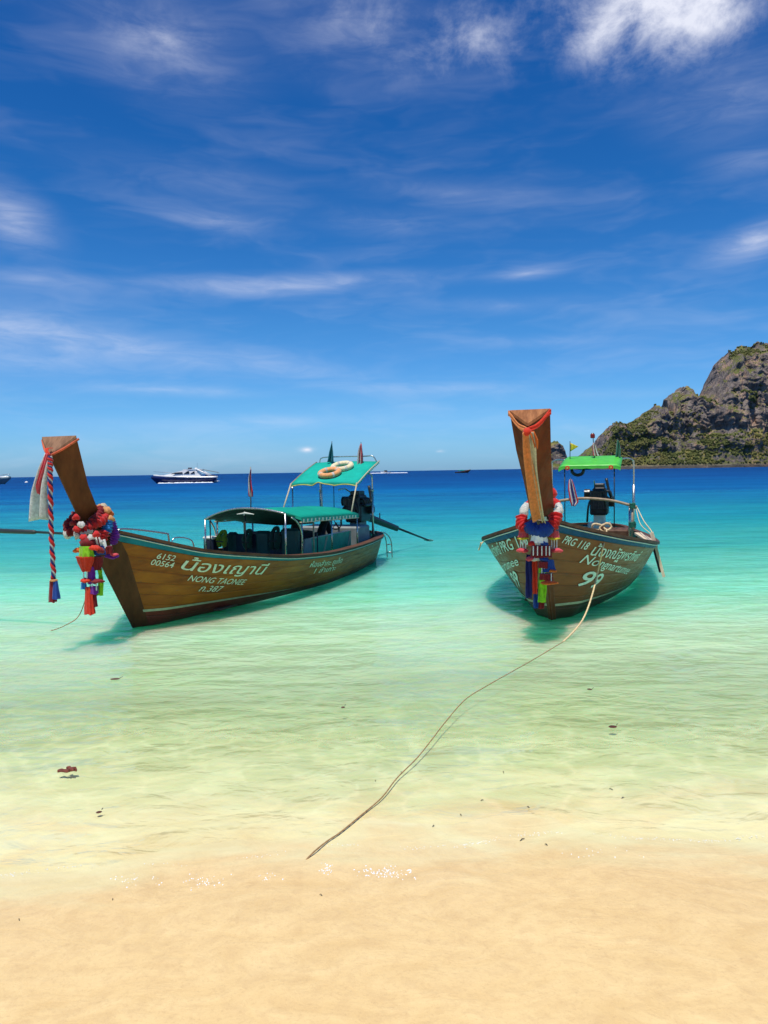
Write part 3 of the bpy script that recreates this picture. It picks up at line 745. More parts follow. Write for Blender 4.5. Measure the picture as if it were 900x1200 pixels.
    # stem: cheeks against the planking
    zz = np.linspace(-.32, H.zs(H.a0(1.0)) - .03, 24)
    for side in (1, -1):
        G = np.zeros((24, 6, 3))
        for i, z in enumerate(zz):
            af = -H.rake * z
            wdt = cheek * np.interp(z, [-.3, .2, 1.0, 1.4], [.35, .62, 1.0, .95])
            a = np.linspace(af, af + wdt, 6); a[0] = af
            q = H.pt(a, np.full(6, z), side, .012); q[0] = (af - .022, -side * .012, z); q[-1] = H.pt(a[-1], z, side, .001)
            G[i] = q
        MB().add(G.reshape(-1, 3), grid_faces(24, 6)).build('stem_cheek', stem_m, root, True)
    mb = MB(); q = np.array([(-H.rake * z - .02, 0, z) for z in zz]); mb.tube(q, .016, 6); mb.build('stem_edge', stem_m, root, True)
    # raised prow: a three-sided timber, sharp edge forward, wide sawn top sloping up aft
    secs = []
    for (z, af, dep, wd) in prow:
        zb = z if z < prow[-1][0] - 1e-6 else z + prow_top
        secs.append([(af, 0.012, z), (af, -0.012, z), (af + dep, -wd, zb), (af + dep * 1.03, 0, zb), (af + dep, wd, zb)])
    mb = MB(); mb.cur = 0; mb.loft(secs, cap=False)
    mb.add(secs[0], [(0, 1, 2, 3, 4)])
    o = mb.build('prow_post', prow_m, root)
    top = MB(); s_ = secs[-1]; up = [(p_[0], p_[1], p_[2] + .003) for p_ in s_]; top.loft([[(x, y, z - .02) for x, y, z in s_], [(x, y, z + .012) for x, y, z in s_]])
    t_ = top.build('sawn_top', cut_m, o)
prow_top = .21

# ================================================================== boat with the teal sheer strake (Thai name, NONG TAONEE)
rootL = thing('longtail_boat', 'golden brown wooden longtail boat with teal band and dark green canopies', 'boat', BL, (0, 0, 0))
make_hull(rootL, HL, WOOD_L, TEAL, PROW_L, CUT_L, STEM_L,
          [(.95, -.60, .22, .13), (1.25, -.785, .22, .135), (1.51, -.93, .22, .13), (1.9, -1.15, .19, .185), (2.24, -1.34, .15, .25)], .27, GREENIN, STRIPE)
for txt, a0, d0, a1, d1, h, sh in [('6152', -.04, .215, .17, .205, .105, .2), ('00564', -.08, .305, .18, .295, .105, .2),
                                   ('น้องเญานี', .27, .285, 1.85, .285, .215, .22), ('NONG TAONEE', .42, .42, 1.52, .445, .115, .35), ('ก.387', .68, .55, 1.12, .55, .12, .3),
                                   ('ห้องลำกะ ภูเก็ต', 3.05, .205, 4.36, .225, .125, .1), ('1 ลำเกาะ', 3.30, .325, 4.16, .345, .12, .1)]:
    lettering(rootL, HL, txt, 1, a0, d0, a1, d1, h, sh, LETTER, .006)
# low rail on the foredeck
MB().tube(smooth_path([P(-.12, -.10, 1.06), P(-.14, -.10, 1.27), P(.0, -.06, 1.30), P(.55, .10, 1.20), P(.62, .12, 1.15), P(.63, .12, .92)], 6), .012, 6).build('bow_rail', STEEL, rootL, True)
MB().tube(smooth_path([P(.62, .15, .92), P(.66, .16, 1.10), P(.80, .19, 1.12), P(1.0, .24, 1.05), P(1.04, .25, .85)], 5), .009, 6).build('bow_rail', STEEL, rootL, True)
# front awning: an arched hoop forward, the dark cloth dropping aft behind it
hb = np.linspace(-.80, .74, 17)
def hoop_z(b): return 1.405 - .19 * (b / .8) ** 2 * (1 if b < 0 else .55)
G = np.zeros((7, 17, 3))
for i, s_ in enumerate(np.linspace(0, 1, 7)):
    for j, b in enumerate(hb):
        zf = hoop_z(b); zr = 1.055 + .055 * abs(b) ; G[i, j] = P(2.92 + 1.15 * s_, b * (1 - .04 * s_), zf + (zr - zf) * s_ + .02 * math.sin(math.pi * s_))
aw = MB().sheet(G, .006).build('awning', TARPD, rootL, True)
MB().tube(smooth_path([P(2.90, b, hoop_z(b) + .012) for b in hb[::2]], 3), .017, 8).build('hoop', STEEL, aw, True)
MB().tube([P(4.07, b * .96, 1.05 + .055 * abs(b)) for b in hb[::2]], .012, 6).build('hem_bar', DARKM, aw, True)
for (a, b) in ((2.90, -.80), (2.90, .74)):
    MB().tube([P(a, b, .45), P(a, b, hoop_z(b) + .01)], .016, 8).build('canopy_post', STEEL, rootL, True)
MB().tube([P(2.96, -.74, .45), P(2.96, -.74, 1.2)], .012, 6).build('canopy_post', DARKM, rootL, True)
MB().tube([P(2.93, -.03, .55), P(2.93, -.03, 1.33)], .011, 6).build('canopy_post', DARKM, rootL, True)
for b in (-.72, .70): MB().tube([P(4.05, b, .4), P(4.05, b, 1.1)], .016, 6).build('canopy_post', CREAM, rootL, True)
mb = MB(); mb.tube([P(2.90, -.17, 1.315), P(2.90, 0, 1.335), P(2.90, .16, 1.315)], [.006, .02, .006], 6); mb.tube([P(2.90, -.03, 1.30), P(2.90, -.02, 1.36)], .012, 6)
mb.build('awning_lamp', WHITE, aw)
# middle canopy: cambered green cloth on posts, fringed valance
def can_z(a, b): return 1.385 - .034 * (a - 3.3) - .145 * (abs(b) / .84) ** 2.2 + .012 * math.sin(a * 5) * (1 - abs(b))
G = np.array([[P(a, b, can_z(a, b)) for b in np.linspace(-.84, .84, 15)] for a in np.linspace(3.28, 5.85, 12)])
cn = MB().sheet(G, .006).build('canopy_cloth', TARP, rootL, True)
for sd in (1, -1):
    aa = np.linspace(3.28, 5.85, 40)
    G = np.array([[P(a, sd * .845, can_z(a, .84) + .004 - t * (.075 + .008 * math.sin(a * 24))) for t in (0, .5, 1)] for a in aa])
    MB().sheet(G, .004).build('valance', GREENIN, cn)
    for k, a in enumerate(np.arange(3.34, 5.8, .155)):
        z = can_z(a, .84); mb = MB(); mb.cbox(P(a, sd * .852 + .003, z - .085), P(a + .045, sd * .852 - .003, z - .03), .002); mb.build('valance_tab', WHITE, cn)
    MB().tube([P(a, sd * .835, can_z(a, .84) - .082) for a in np.linspace(3.25, 5.88, 12)], .013, 6).build('eave_pipe', CREAM, cn, True)
    for a in (3.32, 4.55, 5.80): MB().tube([P(a, sd * .83, .42), P(a, sd * .83, can_z(a, .84) - .07)], .017, 8).build('canopy_post', STEEL, rootL, True)
    MB().tube(smooth_path([P(3.0, sd * .80, 1.26), P(3.12, sd * .84, 1.18), P(3.26, sd * .845, 1.02), P(3.31, sd * .84, .8)], 5), .015, 8).build('bent_pipe', STEEL, rootL, True)
G = np.array([[P(3.28 , b, can_z(3.28, b) - .002 - t * .045) for t in (0, 1)] for b in np.linspace(-.84, .84, 15)])
MB().sheet(G, .004).build('valance', GREENIN, cn)
# seats: benches with upright backs
for (a, b0, b1, zt, m_) in ((3.05, -.82, .55, .93, NAVY), (3.95, -.80, .62, .90, NAVY)):
    be = MB().cbox(P(a, b1, .40), P(a + .42, b0, .46), .012).build('bench', m_, rootL)
    MB().cbox(P(a + .40, b1, .44), P(a + .47, b0, zt), .02).build('bench_back', m_, be)
    for b in (b0 + .1, b1 - .1): MB().cbox(P(a + .05, b + .03, .03), P(a + .36, b - .03, .41), .006).build('bench_leg', CAP, be)
for (b, zt, w_) in ((.0, .99, .15), (.52, 1.04, .17), (-.62, .96, .10)):
    MB().cbox(P(3.42, b + w_, .50), P(3.56, b - w_, zt), .045).build('seat_cushion', BOTTLE, rootL, False)
# green cabin sides with pale diagonal struts, grey bulkheads
for sd in (1, -1):
    b = sd * .60
    MB().cbox(P(3.95, b + .012, .12), P(6.0, b - .012, .80), .006).build('side_panel', GREENIN, rootL)
    MB().tube([P(3.95, b, .81), P(6.0, b, .80)], .016, 6).build('panel_rail', STEEL, rootL, True)
    for a in (4.55, 5.72):
        mb = MB(); mb.loft([[P(a, b + sd * .016 + .004, .35), P(a + .07, b + sd * .016 + .004, .35), P(a + .07, b + sd * .016 - .004, .35), P(a, b + sd * .016 - .004, .35)],
                            [P(a + .22, b + sd * .016 + .004, .78), P(a + .29, b + sd * .016 + .004, .78), P(a + .29, b + sd * .016 - .004, .78), P(a + .22, b + sd * .016 - .004, .78)]])
        mb.build('strut', CREAM, rootL)
mb = MB(); mb.loft([[P(3.50, .74, .35), P(3.93, .74, .35), P(3.93, .70, .35), P(3.50, .70, .35)], [P(3.62, .74, .84), P(3.86, .74, .84), P(3.86, .70, .84), P(3.62, .70, .84)]]); mb.build('front_bulkhead', GREY, rootL)
MB().cbox(P(6.15, .70, .10), P(6.85, -.62, .86), .03).build('engine_box', GREY, rootL)
MB().cbox(P(4.0, .55, .40), P(6.1, -.55, .585), .02).build('sleeping_platform', GREENIN, rootL)
# helm: wheel and column behind the resting person
mb = MB(); t_ = np.linspace(0, 2 * math.pi, 25)[:-1]; mb.tube([P(5.98, .28 + .13 * math.cos(q), .95 + .13 * math.sin(q)) for q in t_], .012, 6, True)
for q in (0, 2.1, 4.2): mb.tube([P(5.98, .28, .95), P(5.98, .28 + .13 * math.cos(q), .95 + .13 * math.sin(q))], .008, 5)
mb.tube([P(5.98, .28, .95), P(6.2, .28, .80)], .018, 6); mb.build('steering_wheel', DARKM, rootL, True)
# upper sun roof over the engine: tilts up aft, scalloped gold valance forward
rf, rr, rw = (6.05, 1.775), (7.30, 2.225), .76
def roof_pt(s_, b, dz=0): return P(rf[0] + (rr[0] - rf[0]) * s_, b, rf[1] + (rr[1] - rf[1]) * s_ + .02 * math.sin(math.pi * s_) - .02 * (b / rw) ** 2 + dz)
G = np.array([[roof_pt(s_, b) for b in np.linspace(-rw, rw, 13)] for s_ in np.linspace(0, 1, 9)])
ro = MB().sheet(G, .012).build('sun_roof', TARP_UP, rootL, True)
bb = np.linspace(-rw, rw, 49)
def scal(b): return .055 - .030 * abs(math.sin((b + rw) / (2 * rw) * math.pi * 3)) - .075 * math.exp(-((b + .12) / .09) ** 2) * .6
G = np.array([[P(rf[0] - .012, b, rf[1] - .02 * (b / rw) ** 2 + .006 - t * (scal(b) + .015)) for t in (0, 1)] for b in bb])
MB().sheet(G, .006).build('valance', GREENIN, ro)
MB().tube([P(rf[0] - .02, b, rf[1] - .02 * (b / rw) ** 2 - scal(b)) for b in bb], .012, 6).build('gold_trim', GOLD, ro, True)
for sd in (1, -1):
    MB().tube([roof_pt(s_, sd * rw, .004) for s_ in np.linspace(-.02, 1.04, 8)], .014, 6).build('roof_edge_pipe', CREAM if sd > 0 else RUST, ro, True)
    for s_ in np.linspace(.02, .98, 16): MB().ball(roof_pt(s_, sd * (rw + .012), -.02), (.02, .012, .018), 6, 4).build('lashing', GREENIN, ro)
for s_ in (.33, .66): MB().tube([roof_pt(s_, b, -.02) for b in np.linspace(-rw, rw, 7)], .011, 6).build('roof_batten', STEEL, ro, True)
for (a, b, z0, z1, a2) in ((6.08, -.74, .5, 1.77, 6.08), (7.25, -.60, .5, 2.19, 7.25), (5.70, .74, 1.12, 1.77, 6.05), (5.55, -.74, 1.12, 1.77, 6.02)):
    MB().tube([P(a, b, z0), P(a2, b, z1)], .015, 8).build('roof_post', CREAM if a < 6.05 else STEEL, rootL, True)
MB().tube([P(6.9, -.15, 1.1), P(6.9, -.15, 2.04)], .009, 6).build('roof_post', DARKM, rootL, True)
for sd, b1 in ((1, .60), (-1, .66)):
    MB().tube(smooth_path([P(7.2, sd * .30, 1.955), P(7.24, sd * (b1 - .08), 1.955), P(7.27, sd * (b1 - .01), 1.92), P(7.3, sd * b1, 1.82), P(7.3, sd * b1, 1.2), P(7.3, sd * (b1 + .02), .48)], 5), .017, 8).build('stern_pipe', STEEL, rootL, True)
    MB().tube([P(7.3, sd * b1, .52), P(7.3, sd * b1, 1.58)], .026, 8).build('pipe_sleeve', STEEL, rootL, True)
    MB().ball(P(7.3, sd * b1, 1.58), .04, 8, 6).build('pipe_clamp', STEEL, rootL, True)
MB().tube(smooth_path([P(7.3, -.66, 2.22), P(7.3, -.62, 2.31), P(7.3, -.4, 2.335), P(7.3, .4, 2.335), P(7.3, .62, 2.33), P(7.3, .72, 2.20)], 5), .013, 6).build('roof_rail', STEEL, rootL, True)
# long-tail engine: block, head, filter, radiator, hoses, then the shaft housing and shaft
def engine(root, a, b, z, end, pan=GREY):
    e = MB().cbox(P(a - .30, b + .19, z + .16), P(a + .30, b - .19, z + .56), .03).build('engine', BLACK, root)
    MB().cbox(P(a - .26, b + .14, z + .54), P(a + .22, b - .14, z + .76), .035).build('cylinder_head', BLACK, e)
    MB().cbox(P(a - .20, b + .11, z + .75), P(a + .16, b - .11, z + .85), .02).build('rocker_cover', DARKM, e)
    MB().cyl(P(a - .1, b - .20, z + .62), P(a - .1, b - .32, z + .62), .11, 14).build('air_filter', BLACK, e, False)
    MB().cyl(P(a + .18, b + .17, z + .42), P(a + .18, b + .30, z + .42), .10, 14).build('alternator', DARKM, e)
    for k in range(4): MB().tube(smooth_path([P(a - .2 + k * .11, b + .14, z + .68), P(a - .2 + k * .11, b + .22, z + .66), P(a - .17 + k * .11, b + .25, z + .55)], 4), .026, 7).build('exhaust_runner', DARKM, e, True)
    MB().tube(smooth_path([P(a - .25, b + .25, z + .53), P(a + .15, b + .26, z + .54), P(a + .34, b + .2, z + .60), P(a + .40, b + .12, z + .95)], 6), .034, 8).build('exhaust_pipe', DARKM, e, True)
    MB().tube(smooth_path([P(a - .32, b + .05, z + .72), P(a - .42, b + .12, z + .55), P(a - .36, b + .16, z + .28)], 6), .024, 8).build('hose', BLACK, e, True)
    MB().tube(smooth_path([P(a - .32, b - .1, z + .60), P(a - .46, b - .2, z + .40), P(a - .40, b - .24, z + .02)], 6), .022, 8).build('hose', BLACK, e, True)
    MB().cbox(P(a - .40, b + .18, z + .28), P(a - .31, b - .18, z + .70), .012).build('radiator', DARKM, e)
    for k in range(3): MB().cyl(P(a - .415, b + .10 - .1 * k, z + .30), P(a - .415, b + .10 - .1 * k, z + .68), .010, 5).build('radiator_tube', DARKM, e)
    MB().cyl(P(a - .315, b, z + .36), P(a - .345, b, z + .36), .14, 18).build('pulley', DARKM, e)
    MB().cbox(P(a - .22, b + .12, z - .05), P(a + .22, b - .12, z + .17), .02).build('engine_mount', pan, e)
    MB().cyl(P(a, b, z - .30), P(a, b, z - .02), .06, 10).build('pivot', STEEL, e)
    MB().tube([P(a - .1, b - .1, z + .80), P(a - .55, b - .08, z + .92), P(a - .95, b - .05, z + .90)], .016, 7).build('tiller', STEEL, e, True)
    st = np.array(P(a + .28, b, z + .30)); en = np.array(end, float); dv = en - st
    m1 = st + dv * .48
    sh_ = MB().tube([st, m1], [.085, .062], 8).build('shaft_housing', BLACK, e)
    MB().tube([st + dv * .05 + np.array([0, 0, -.075]), m1 + np.array([0, 0, -.06])], [.035, .03], 6).build('housing_rib', DARKM, sh_)
    MB().cyl(m1 - dv * .25 + np.array([0, 0, .05]), m1 - dv * .25 + np.array([0, 0, .20]), .014, 6).build('lifting_eye', DARKM, sh_)
    sf = MB().tube([m1 - dv * .02, en], [.030, .024], 8).build('propeller_shaft', DARKM, e, True)
    mb = MB(); u = dv / np.linalg.norm(dv); mb.cyl(en - u * .02, en + u * .08, .032, 8, .02)
    x = np.cross(u, [0, 0, 1.0]); x /= np.linalg.norm(x); y = np.cross(u, x)
    for q in range(2):
        r_ = math.cos(q * math.pi) * x
        G = np.array([[en + u * (.03 + .03 * (t - .5)) + r_ * (.02 + .12 * s_) + y * (.05 * (t - .5) * (1.3 - s_)) for t in (0, .5, 1)] for s_ in (0, .3, .6, 1)])
        mb.sheet(G, .008)
    mb.build('propeller', STEEL, e)
    return e
engine(rootL, 7.42, .20, .72, P(11.35, .66, .10))
MB().cbox(P(6.9, .55, .48), P(7.75, -.5, .54), .01).build('stern_deck', DECK, rootL)
# stern ladder
lad = MB(); q = BL.px(447, 643, 8.05); 
for dy in (0, -.12): lad.tube(smooth_path([P(7.78, .50, .60), (8.0, -.56 + dy * .5, .58), (8.14, -.60 + dy, .38), (8.16, -.62 + dy, -.15)], 6), .014, 7)
for z in (.30, .12, -.06): lad.tube([(8.15, -.60, z), (8.15, -.74, z)], .011, 6)
lad.build('boarding_ladder', STEEL, rootL, True)

# ================================================================== boat with the blue sheer strake (PRG 118, 99)
rootR = thing('longtail_boat', 'brown wooden longtail boat with blue band, tall reddish prow and number 99', 'boat', BR, (0, 0, 0))
prow_top = .15
make_hull(rootR, HR, WOOD_R, BLUEP, PROW_R, CUT_R, STEM_R,
          [(.95, -.71, .20, .12), (1.25, -.92, .20, .135), (1.45, -1.10, .22, .14), (1.9, -1.50, .20, .165), (2.2, -1.76, .17, .19), (2.47, -2.00, .14, .215)], .10, GREENIN, STRIPE, .20, .10, True)
for txt, sd, a0, d0, a1, d1, h, sh, wt in [('PRG 118', 1, -.52, .215, -.08, .24, .135, .25, .010), ('น้องณัฐพรทิพย์', 1, .0, .29, 1.40, .285, .19, .2, .008), ('Nongnartumee', 1, -.10, .405, 1.42, .48, .165, .35, .004), ('99', 1, .06, .69, .53, .70, .29, .25, .012),
                                           ('น้องณัฐพรทิพย์ PRG 118', -1, 1.75, .30, -.45, .225, .20, .2, .010), ('Nongnartumee', -1, 1.55, .51, .02, .445, .165, .35, .004), ('99', -1, .70, .725, .22, .705, .29, .25, .012)]:
    lettering(rootR, HR, txt, sd, a0, d0, a1, d1, h, sh, LETTER_R, wt)
# steel band round the foot of the prow
mb = MB(); mb.loft([[(-1.075 + o * 0, .03, z), (-1.075, -.03, z), (-.85, -.155, z), (-.84, 0, z), (-.85, .155, z)] for o, z in ((0, 1.385), (0, 1.43))]); mb.build('prow_band', STEEL, rootR)
# arched wooden hand bar amidships on paired stanchions bound with green line
bar = [P(4.6, -.93, 1.20), P(4.6, -.80, 1.27), P(4.6, -.5, 1.355), P(4.6, 0, 1.42), P(4.6, .5, 1.385), P(4.6, .85, 1.30), P(4.6, 1.0, 1.255)]
MB().tube(smooth_path(bar, 6), .026, 8).build('hand_bar', timber('pale_bar_wood', (.25, .17, .10), (.42, .31, .20)), rootR, True)
for sd, bbx in ((1, .92), (-1, .90)):
    for da in (0, .10):
        MB().tube([P(4.58 + da, sd * (bbx - .05 * (da > 0)), .55), P(4.58 + da, sd * (bbx - .05 * (da > 0)), 1.29)], .022, 8).build('stanchion', STEEL if da else RUST, rootR, True)
    for z, r_ in ((1.28, .05), (.93, .06)):
        mb = MB()
        for k in range(4): mb.tube([P(4.60 + r_ * math.cos(q), sd * bbx + r_ * .9 * math.sin(q), z - .04 + .026 * k + .008 * math.sin(q * 3)) for q in np.linspace(0, 2 * math.pi, 13)[:-1]], .015, 6, True)
        mb.build('green_lashing', GREENF, rootR, True)
# thwarts
for a in (2.0, 3.2): MB().cbox(P(a, HR.b(a, .5) - .06, .50), P(a + .25, -HR.b(a, .5) + .06, .54), .01).build('thwart', DECK, rootR)
# lime roof, tilting up aft
r0, r1, rw2, cb = (5.45, 2.035), (6.75, 2.245), .60, .08
def roofR(s_, b, dz=0): return P(r0[0] + (r1[0] - r0[0]) * s_, cb + b, r0[1] + (r1[1] - r0[1]) * s_ + .015 * math.sin(math.pi * s_) + dz - (.05 * max(0, abs(b) / rw2 - .85) / .15))
G = np.array([[roofR(s_, b) for b in np.linspace(-rw2, rw2, 15)] for s_ in np.linspace(0, 1, 8)])
rr_ = MB().sheet(G, .016).build('sun_roof', LIME, rootR, True)
for b in (-.42, .42):
    mb = MB(); mb.cyl(P(r0[0] - .015, cb + b, 2.0), P(r0[0] - .03, cb + b, 2.0), .045, 12); mb.build('roof_badge', VERM, rr_)
    MB().cyl(P(r0[0] - .03, cb + b, 2.0), P(r0[0] - .036, cb + b, 2.0), .022, 10).build('badge_centre', GOLD, rr_)
G = np.array([[P(r0[0] - .006, cb + b, 2.03 - .05 * max(0, abs(b) / rw2 - .85) / .15 - t * (.05 + .006 * math.sin(b * 30))) for t in (0, 1)] for b in np.linspace(-rw2, rw2, 25)])
MB().sheet(G, .006).build('valance', LIME, rr_)
for (b) in (-.40, .56): MB().tube([P(5.5, b, .6), P(5.5, b, 2.0)], .011, 6).build('roof_post', DARKM, rootR, True)
for sd, b1, bi in ((1, .90, .62), (-1, .82, .52)):
    MB().tube(smooth_path([P(6.75, sd * bi, 2.17), P(6.85, sd * (b1 - .14), 2.19), P(6.88, sd * (b1 - .03), 2.15), P(6.9, sd * b1, 2.04), P(6.9, sd * b1, 1.3), P(6.9, sd * b1, .58)], 5), .018, 8).build('stern_pipe', STEEL, rootR, True)
    MB().tube([P(6.9, sd * b1, .55), P(6.9, sd * b1, 1.62)], .028, 8).build('pipe_sleeve', STEEL, rootR, True)
engine(rootR, 7.2, .18, .80, P(11.2, -.25, .25), WHITE)
MB().cbox(P(6.8, .62, .55), P(7.75, -.55, .61), .01).build('stern_deck', DECK, rootR)
MB().cbox(P(6.95, .42, .60), P(7.45, -.06, .78), .02).build('engine_pedestal', WHITE, rootR)
# cluttered gear box and coiled hose abaft the hand bar
MB().cbox(P(5.0, .85, .35), P(5.6, .35, .80), .03).build('gear_locker', CAP, rootR)

# ================================================================== festoons, ribbons and sashes on the prows
def ruffle(path, r, pitch=.035, depth=.22, n=10, seed=0):
    path = smooth_path(path, 10); L_ = np.concatenate([[0], np.cumsum(np.linalg.norm(np.diff(path, axis=0), axis=1))])
    k = max(8, int(L_[-1] / .009)); s_ = np.linspace(0, L_[-1], k)
    q = np.stack([np.interp(s_, L_, path[:, i]) for i in range(3)], 1)
    rr = r * (1 + depth * np.sin(s_ / pitch * 2 * math.pi)) * (1 + .12 * np.sin(s_ * 31 + seed)); rr[0] *= .5; rr[-1] *= .5
    mb = MB(); mb.tube(q, rr, n); V = np.array(mb.v); V += (np.random.default_rng(seed).random(V.shape) - .5) * r * .30; mb.v = [tuple(v) for v in V]
    return mb
def skirt(c, h, w0, w1, folds=9, seed=0, rows=6, flat=.7):
    """pleated tassel or cloth skirt hanging h below c; w0, w1 = half widths at top and foot"""
    rg = np.random.default_rng(seed); mb = MB(); n = folds * 4; V = []
    for i in range(rows):
        t = i / (rows - 1); w_ = w0 + (w1 - w0) * t
        for k in range(n):
            q = 2 * math.pi * k / n; f = 1 + (.10 + .12 * t) * math.cos(folds * q + seed) + .05 * rg.standard_normal()
            V.append((c[0] + w_ * f * flat * math.cos(q), c[1] + w_ * f * math.sin(q), c[2] - h * t * (1 + .04 * math.cos(3 * q + seed) * t)))
    mb.add(V, grid_faces(rows, n, True)); mb.add([V[k] for k in range(n)], [tuple(range(n))]); mb.add([V[(rows - 1) * n + k] for k in range(n)], [tuple(range(n))[::-1]])
    return mb
def disc(c, w_, h, seed=0, lobes=11, flat=.8):
    mb = MB(); n = lobes * 4; V = [(c[0], c[1], c[2] + h * .6)]
    for (rr, zz) in ((.55, .55), (1.0, .12), (1.0, -.25), (.6, -.5)):
        for k in range(n):
            q = 2 * math.pi * k / n; f = rr * (1 + .10 * math.cos(lobes * q + seed) * (rr > .9))
            V.append((c[0] + w_ * f * flat * math.cos(q), c[1] + w_ * f * math.sin(q), c[2] + h * zz + .12 * h * math.sin(2 * q + seed)))
    V.append((c[0], c[1], c[2] - h * .5)); e = len(V) - 1
    F = [(0, 1 + k, 1 + (k + 1) % n) for k in range(n)] + grid_faces(4, n, True, 1) + [(e, 1 + 3 * n + (k + 1) % n, 1 + 3 * n + k) for k in range(n)]
    return mb.add(V, F)
def beads(p, q, r=.010, n=7):
    mb = MB(); p, q = np.array(p), np.array(q); mb.tube([p, q], r * .3, 4)
    for k in range(n): mb.ball(p + (q - p) * (k + .5) / n, (r, r, r * 1.15), 6, 4)
    return mb
def ribbon(pts, w_, th=.006, wave=.012, seed=0, cross=(0, 1, 0)):
    path = smooth_path(pts, 6); m = len(path); cr = np.array(cross, float); G = np.zeros((m, 7, 3))
    for i in range(m):
        for j in range(7):
            u = (j / 6 - .5); G[i, j] = path[i] + cr * u * w_ * (1 + .08 * math.sin(i * .9 + seed)) + np.array([wave * math.sin(u * 9 + i * .35 + seed), 0, 0])
    return MB().sheet(G, th)
def ring_path(ac, ra, rb, z0, droop, f0=0, f1=360, n=13, bc=0):
    o = []
    for q in np.linspace(R(f0), R(f1), n): o.append((ac - ra * math.cos(q), bc - rb * math.sin(q), z0 - droop * ((1 + math.cos(q)) / 2) ** 1.3))
    return o
# ---- on the golden-brown boat: q(x, y) puts a hanging piece just ahead of the stem
def q(x, y, a=-1.06): return BL.px(x, y, a)
M1 = 1 / 96.0
g = thing('garland', 'white and maroon festoon knotted lowest round the weathered prow of the golden boat', 'garland', BL, q(100, 625), 'prow garlands')
ruffle(ring_path(-.86, .20, .17, 1.46, .16, 15, 75), .040, seed=1).build('white_ruffle', WHITEC, g, True)
ruffle(ring_path(-.86, .20, .17, 1.46, .16, 285, 345), .040, seed=2).build('white_ruffle', WHITEC, g, True)
ruffle(ring_path(-.86, .20, .17, 1.46, .16, 75, 285), .034, seed=3).build('maroon_ruffle', MAROON, g, True)
p_ = MB().ball(q(103, 636), (.075, .095, .075), 14, 9); V = np.array(p_.v); V += (rng.random(V.shape) - .5) * .022; p_.v = [tuple(v) for v in V]; p_.build('pompom', MAROON, g, True)
disc(q(91, 645), .055, .05, 1).build('orange_rosette', ORANGE, g, True); disc(q(111, 642, -1.1), .065, .05, 2).build('orange_rosette', VERM, g, True)
skirt(q(101, 640, -1.09), .125, .075, .082, 7, 3).build('lime_skirt', LIMEC, g, True)
skirt(q(100, 652, -1.09), .175, .115, .045, 9, 4).build('red_skirt', VERM, g, True)
for x, k in ((98, 0), (102, 1)): beads(q(x, 667, -1.08), q(x, 679, -1.08), .010, 6).build('bead_string', BEAD, g)
disc(q(102, 680), .075, .045, 5).build('red_rosette', VERM, g, True)
skirt(q(98, 683), .075, .030, .036, 6, 6).build('blue_tassel', SKYB, g, True)
skirt(q(104, 688), .315, .040, .062, 8, 7, 9).build('red_tassel', VERM, g, True)
skirt(q(110, 690, -1.02), .21, .03, .034, 6, 8, 7).build('maroon_tassel', MAROON, g, True)
g = thing('garland', 'red festoon with green and purple pendants round the weathered prow of the golden boat', 'garland', BL, q(112, 612), 'prow garlands')
ruffle(ring_path(-.84, .20, .175, 1.60, .26, 5, 355, 21), .044, .05, .3, seed=5).build('red_ruffle', MAROON, g, True)
ruffle(ring_path(-.80, .20, .215, 1.53, .16, 20, 120, 9), .050, .05, seed=6).build('crimson_ruffle', RED, g, True)
ruffle(ring_path(-.80, .20, .20, 1.50, .18, 230, 340, 9), .045, .05, seed=7).build('crimson_ruffle', RED, g, True)
skirt(q(116, 640, -1.0), .10, .06, .07, 8, 9).build('blue_skirt', BLUEC, g, True)
skirt(q(113, 652, -1.0), .16, .085, .05, 9, 10).build('maroon_skirt', MAROON, g, True)
skirt(q(107, 664, -1.04), .20, .042, .046, 7, 11).build('purple_skirt', PURPLE, g, True)
ribbon([q(117, 666, -.99), q(118, 680, -.99), q(117, 698, -.99)], .075, seed=2).build('lime_ribbon', LIMEC, g, True)
disc(q(115, 681, -1.05), .075, .04, 12).build('maroon_rosette', MAROON, g, True)
for x in (108, 113): beads(q(x, 683, -1.06), q(x, 692, -1.06), .009, 5).build('bead_string', BEAD, g)
skirt(q(110, 687, -1.04), .09, .05, .045, 7, 13).build('purple_tassel', PURPLE, g, True)
g = thing('garland', 'purple satin festoon with a white bell pendant beside the golden boat\'s prow', 'garland', BL, BL.px(132, 625, -.62), 'prow garlands')
ruffle([BL.px(116, 605, -.74), BL.px(124, 606, -.66), BL.px(131, 614, -.60), BL.px(135, 626, -.58), BL.px(132, 638, -.60)], .046, .03, seed=9).build('purple_ruffle', PURPLE, g, True)
beads(BL.px(130, 638, -.62), BL.px(131, 650, -.62), .012, 6).build('bead_string', BEAD, g)
disc(BL.px(131, 652, -.62), .085, .05, 3).build('purple_rosette', PURPLE, g, True); disc(BL.px(134, 650, -.70), .05, .03, 4).build('pink_rosette', PINK, g, True)
g = thing('garland', 'sky blue and red festoon with a silver bell beside the golden boat\'s prow', 'garland', BL, BL.px(123, 620, -.72), 'prow garlands')
ruffle([BL.px(127, 610, -.68), BL.px(126, 618, -.70), BL.px(124, 625, -.72)], .055, .03, seed=12).build('blue_ruffle', SKYB, g, True)
ruffle([BL.px(122, 622, -.78), BL.px(120, 631, -.80), BL.px(117, 636, -.84)], .058, .04, seed=13).build('red_ruffle', RED, g, True)
skirt(BL.px(122, 632, -.86), .10, .014, .034, 5, 1).build('bell', BEAD, g, True)
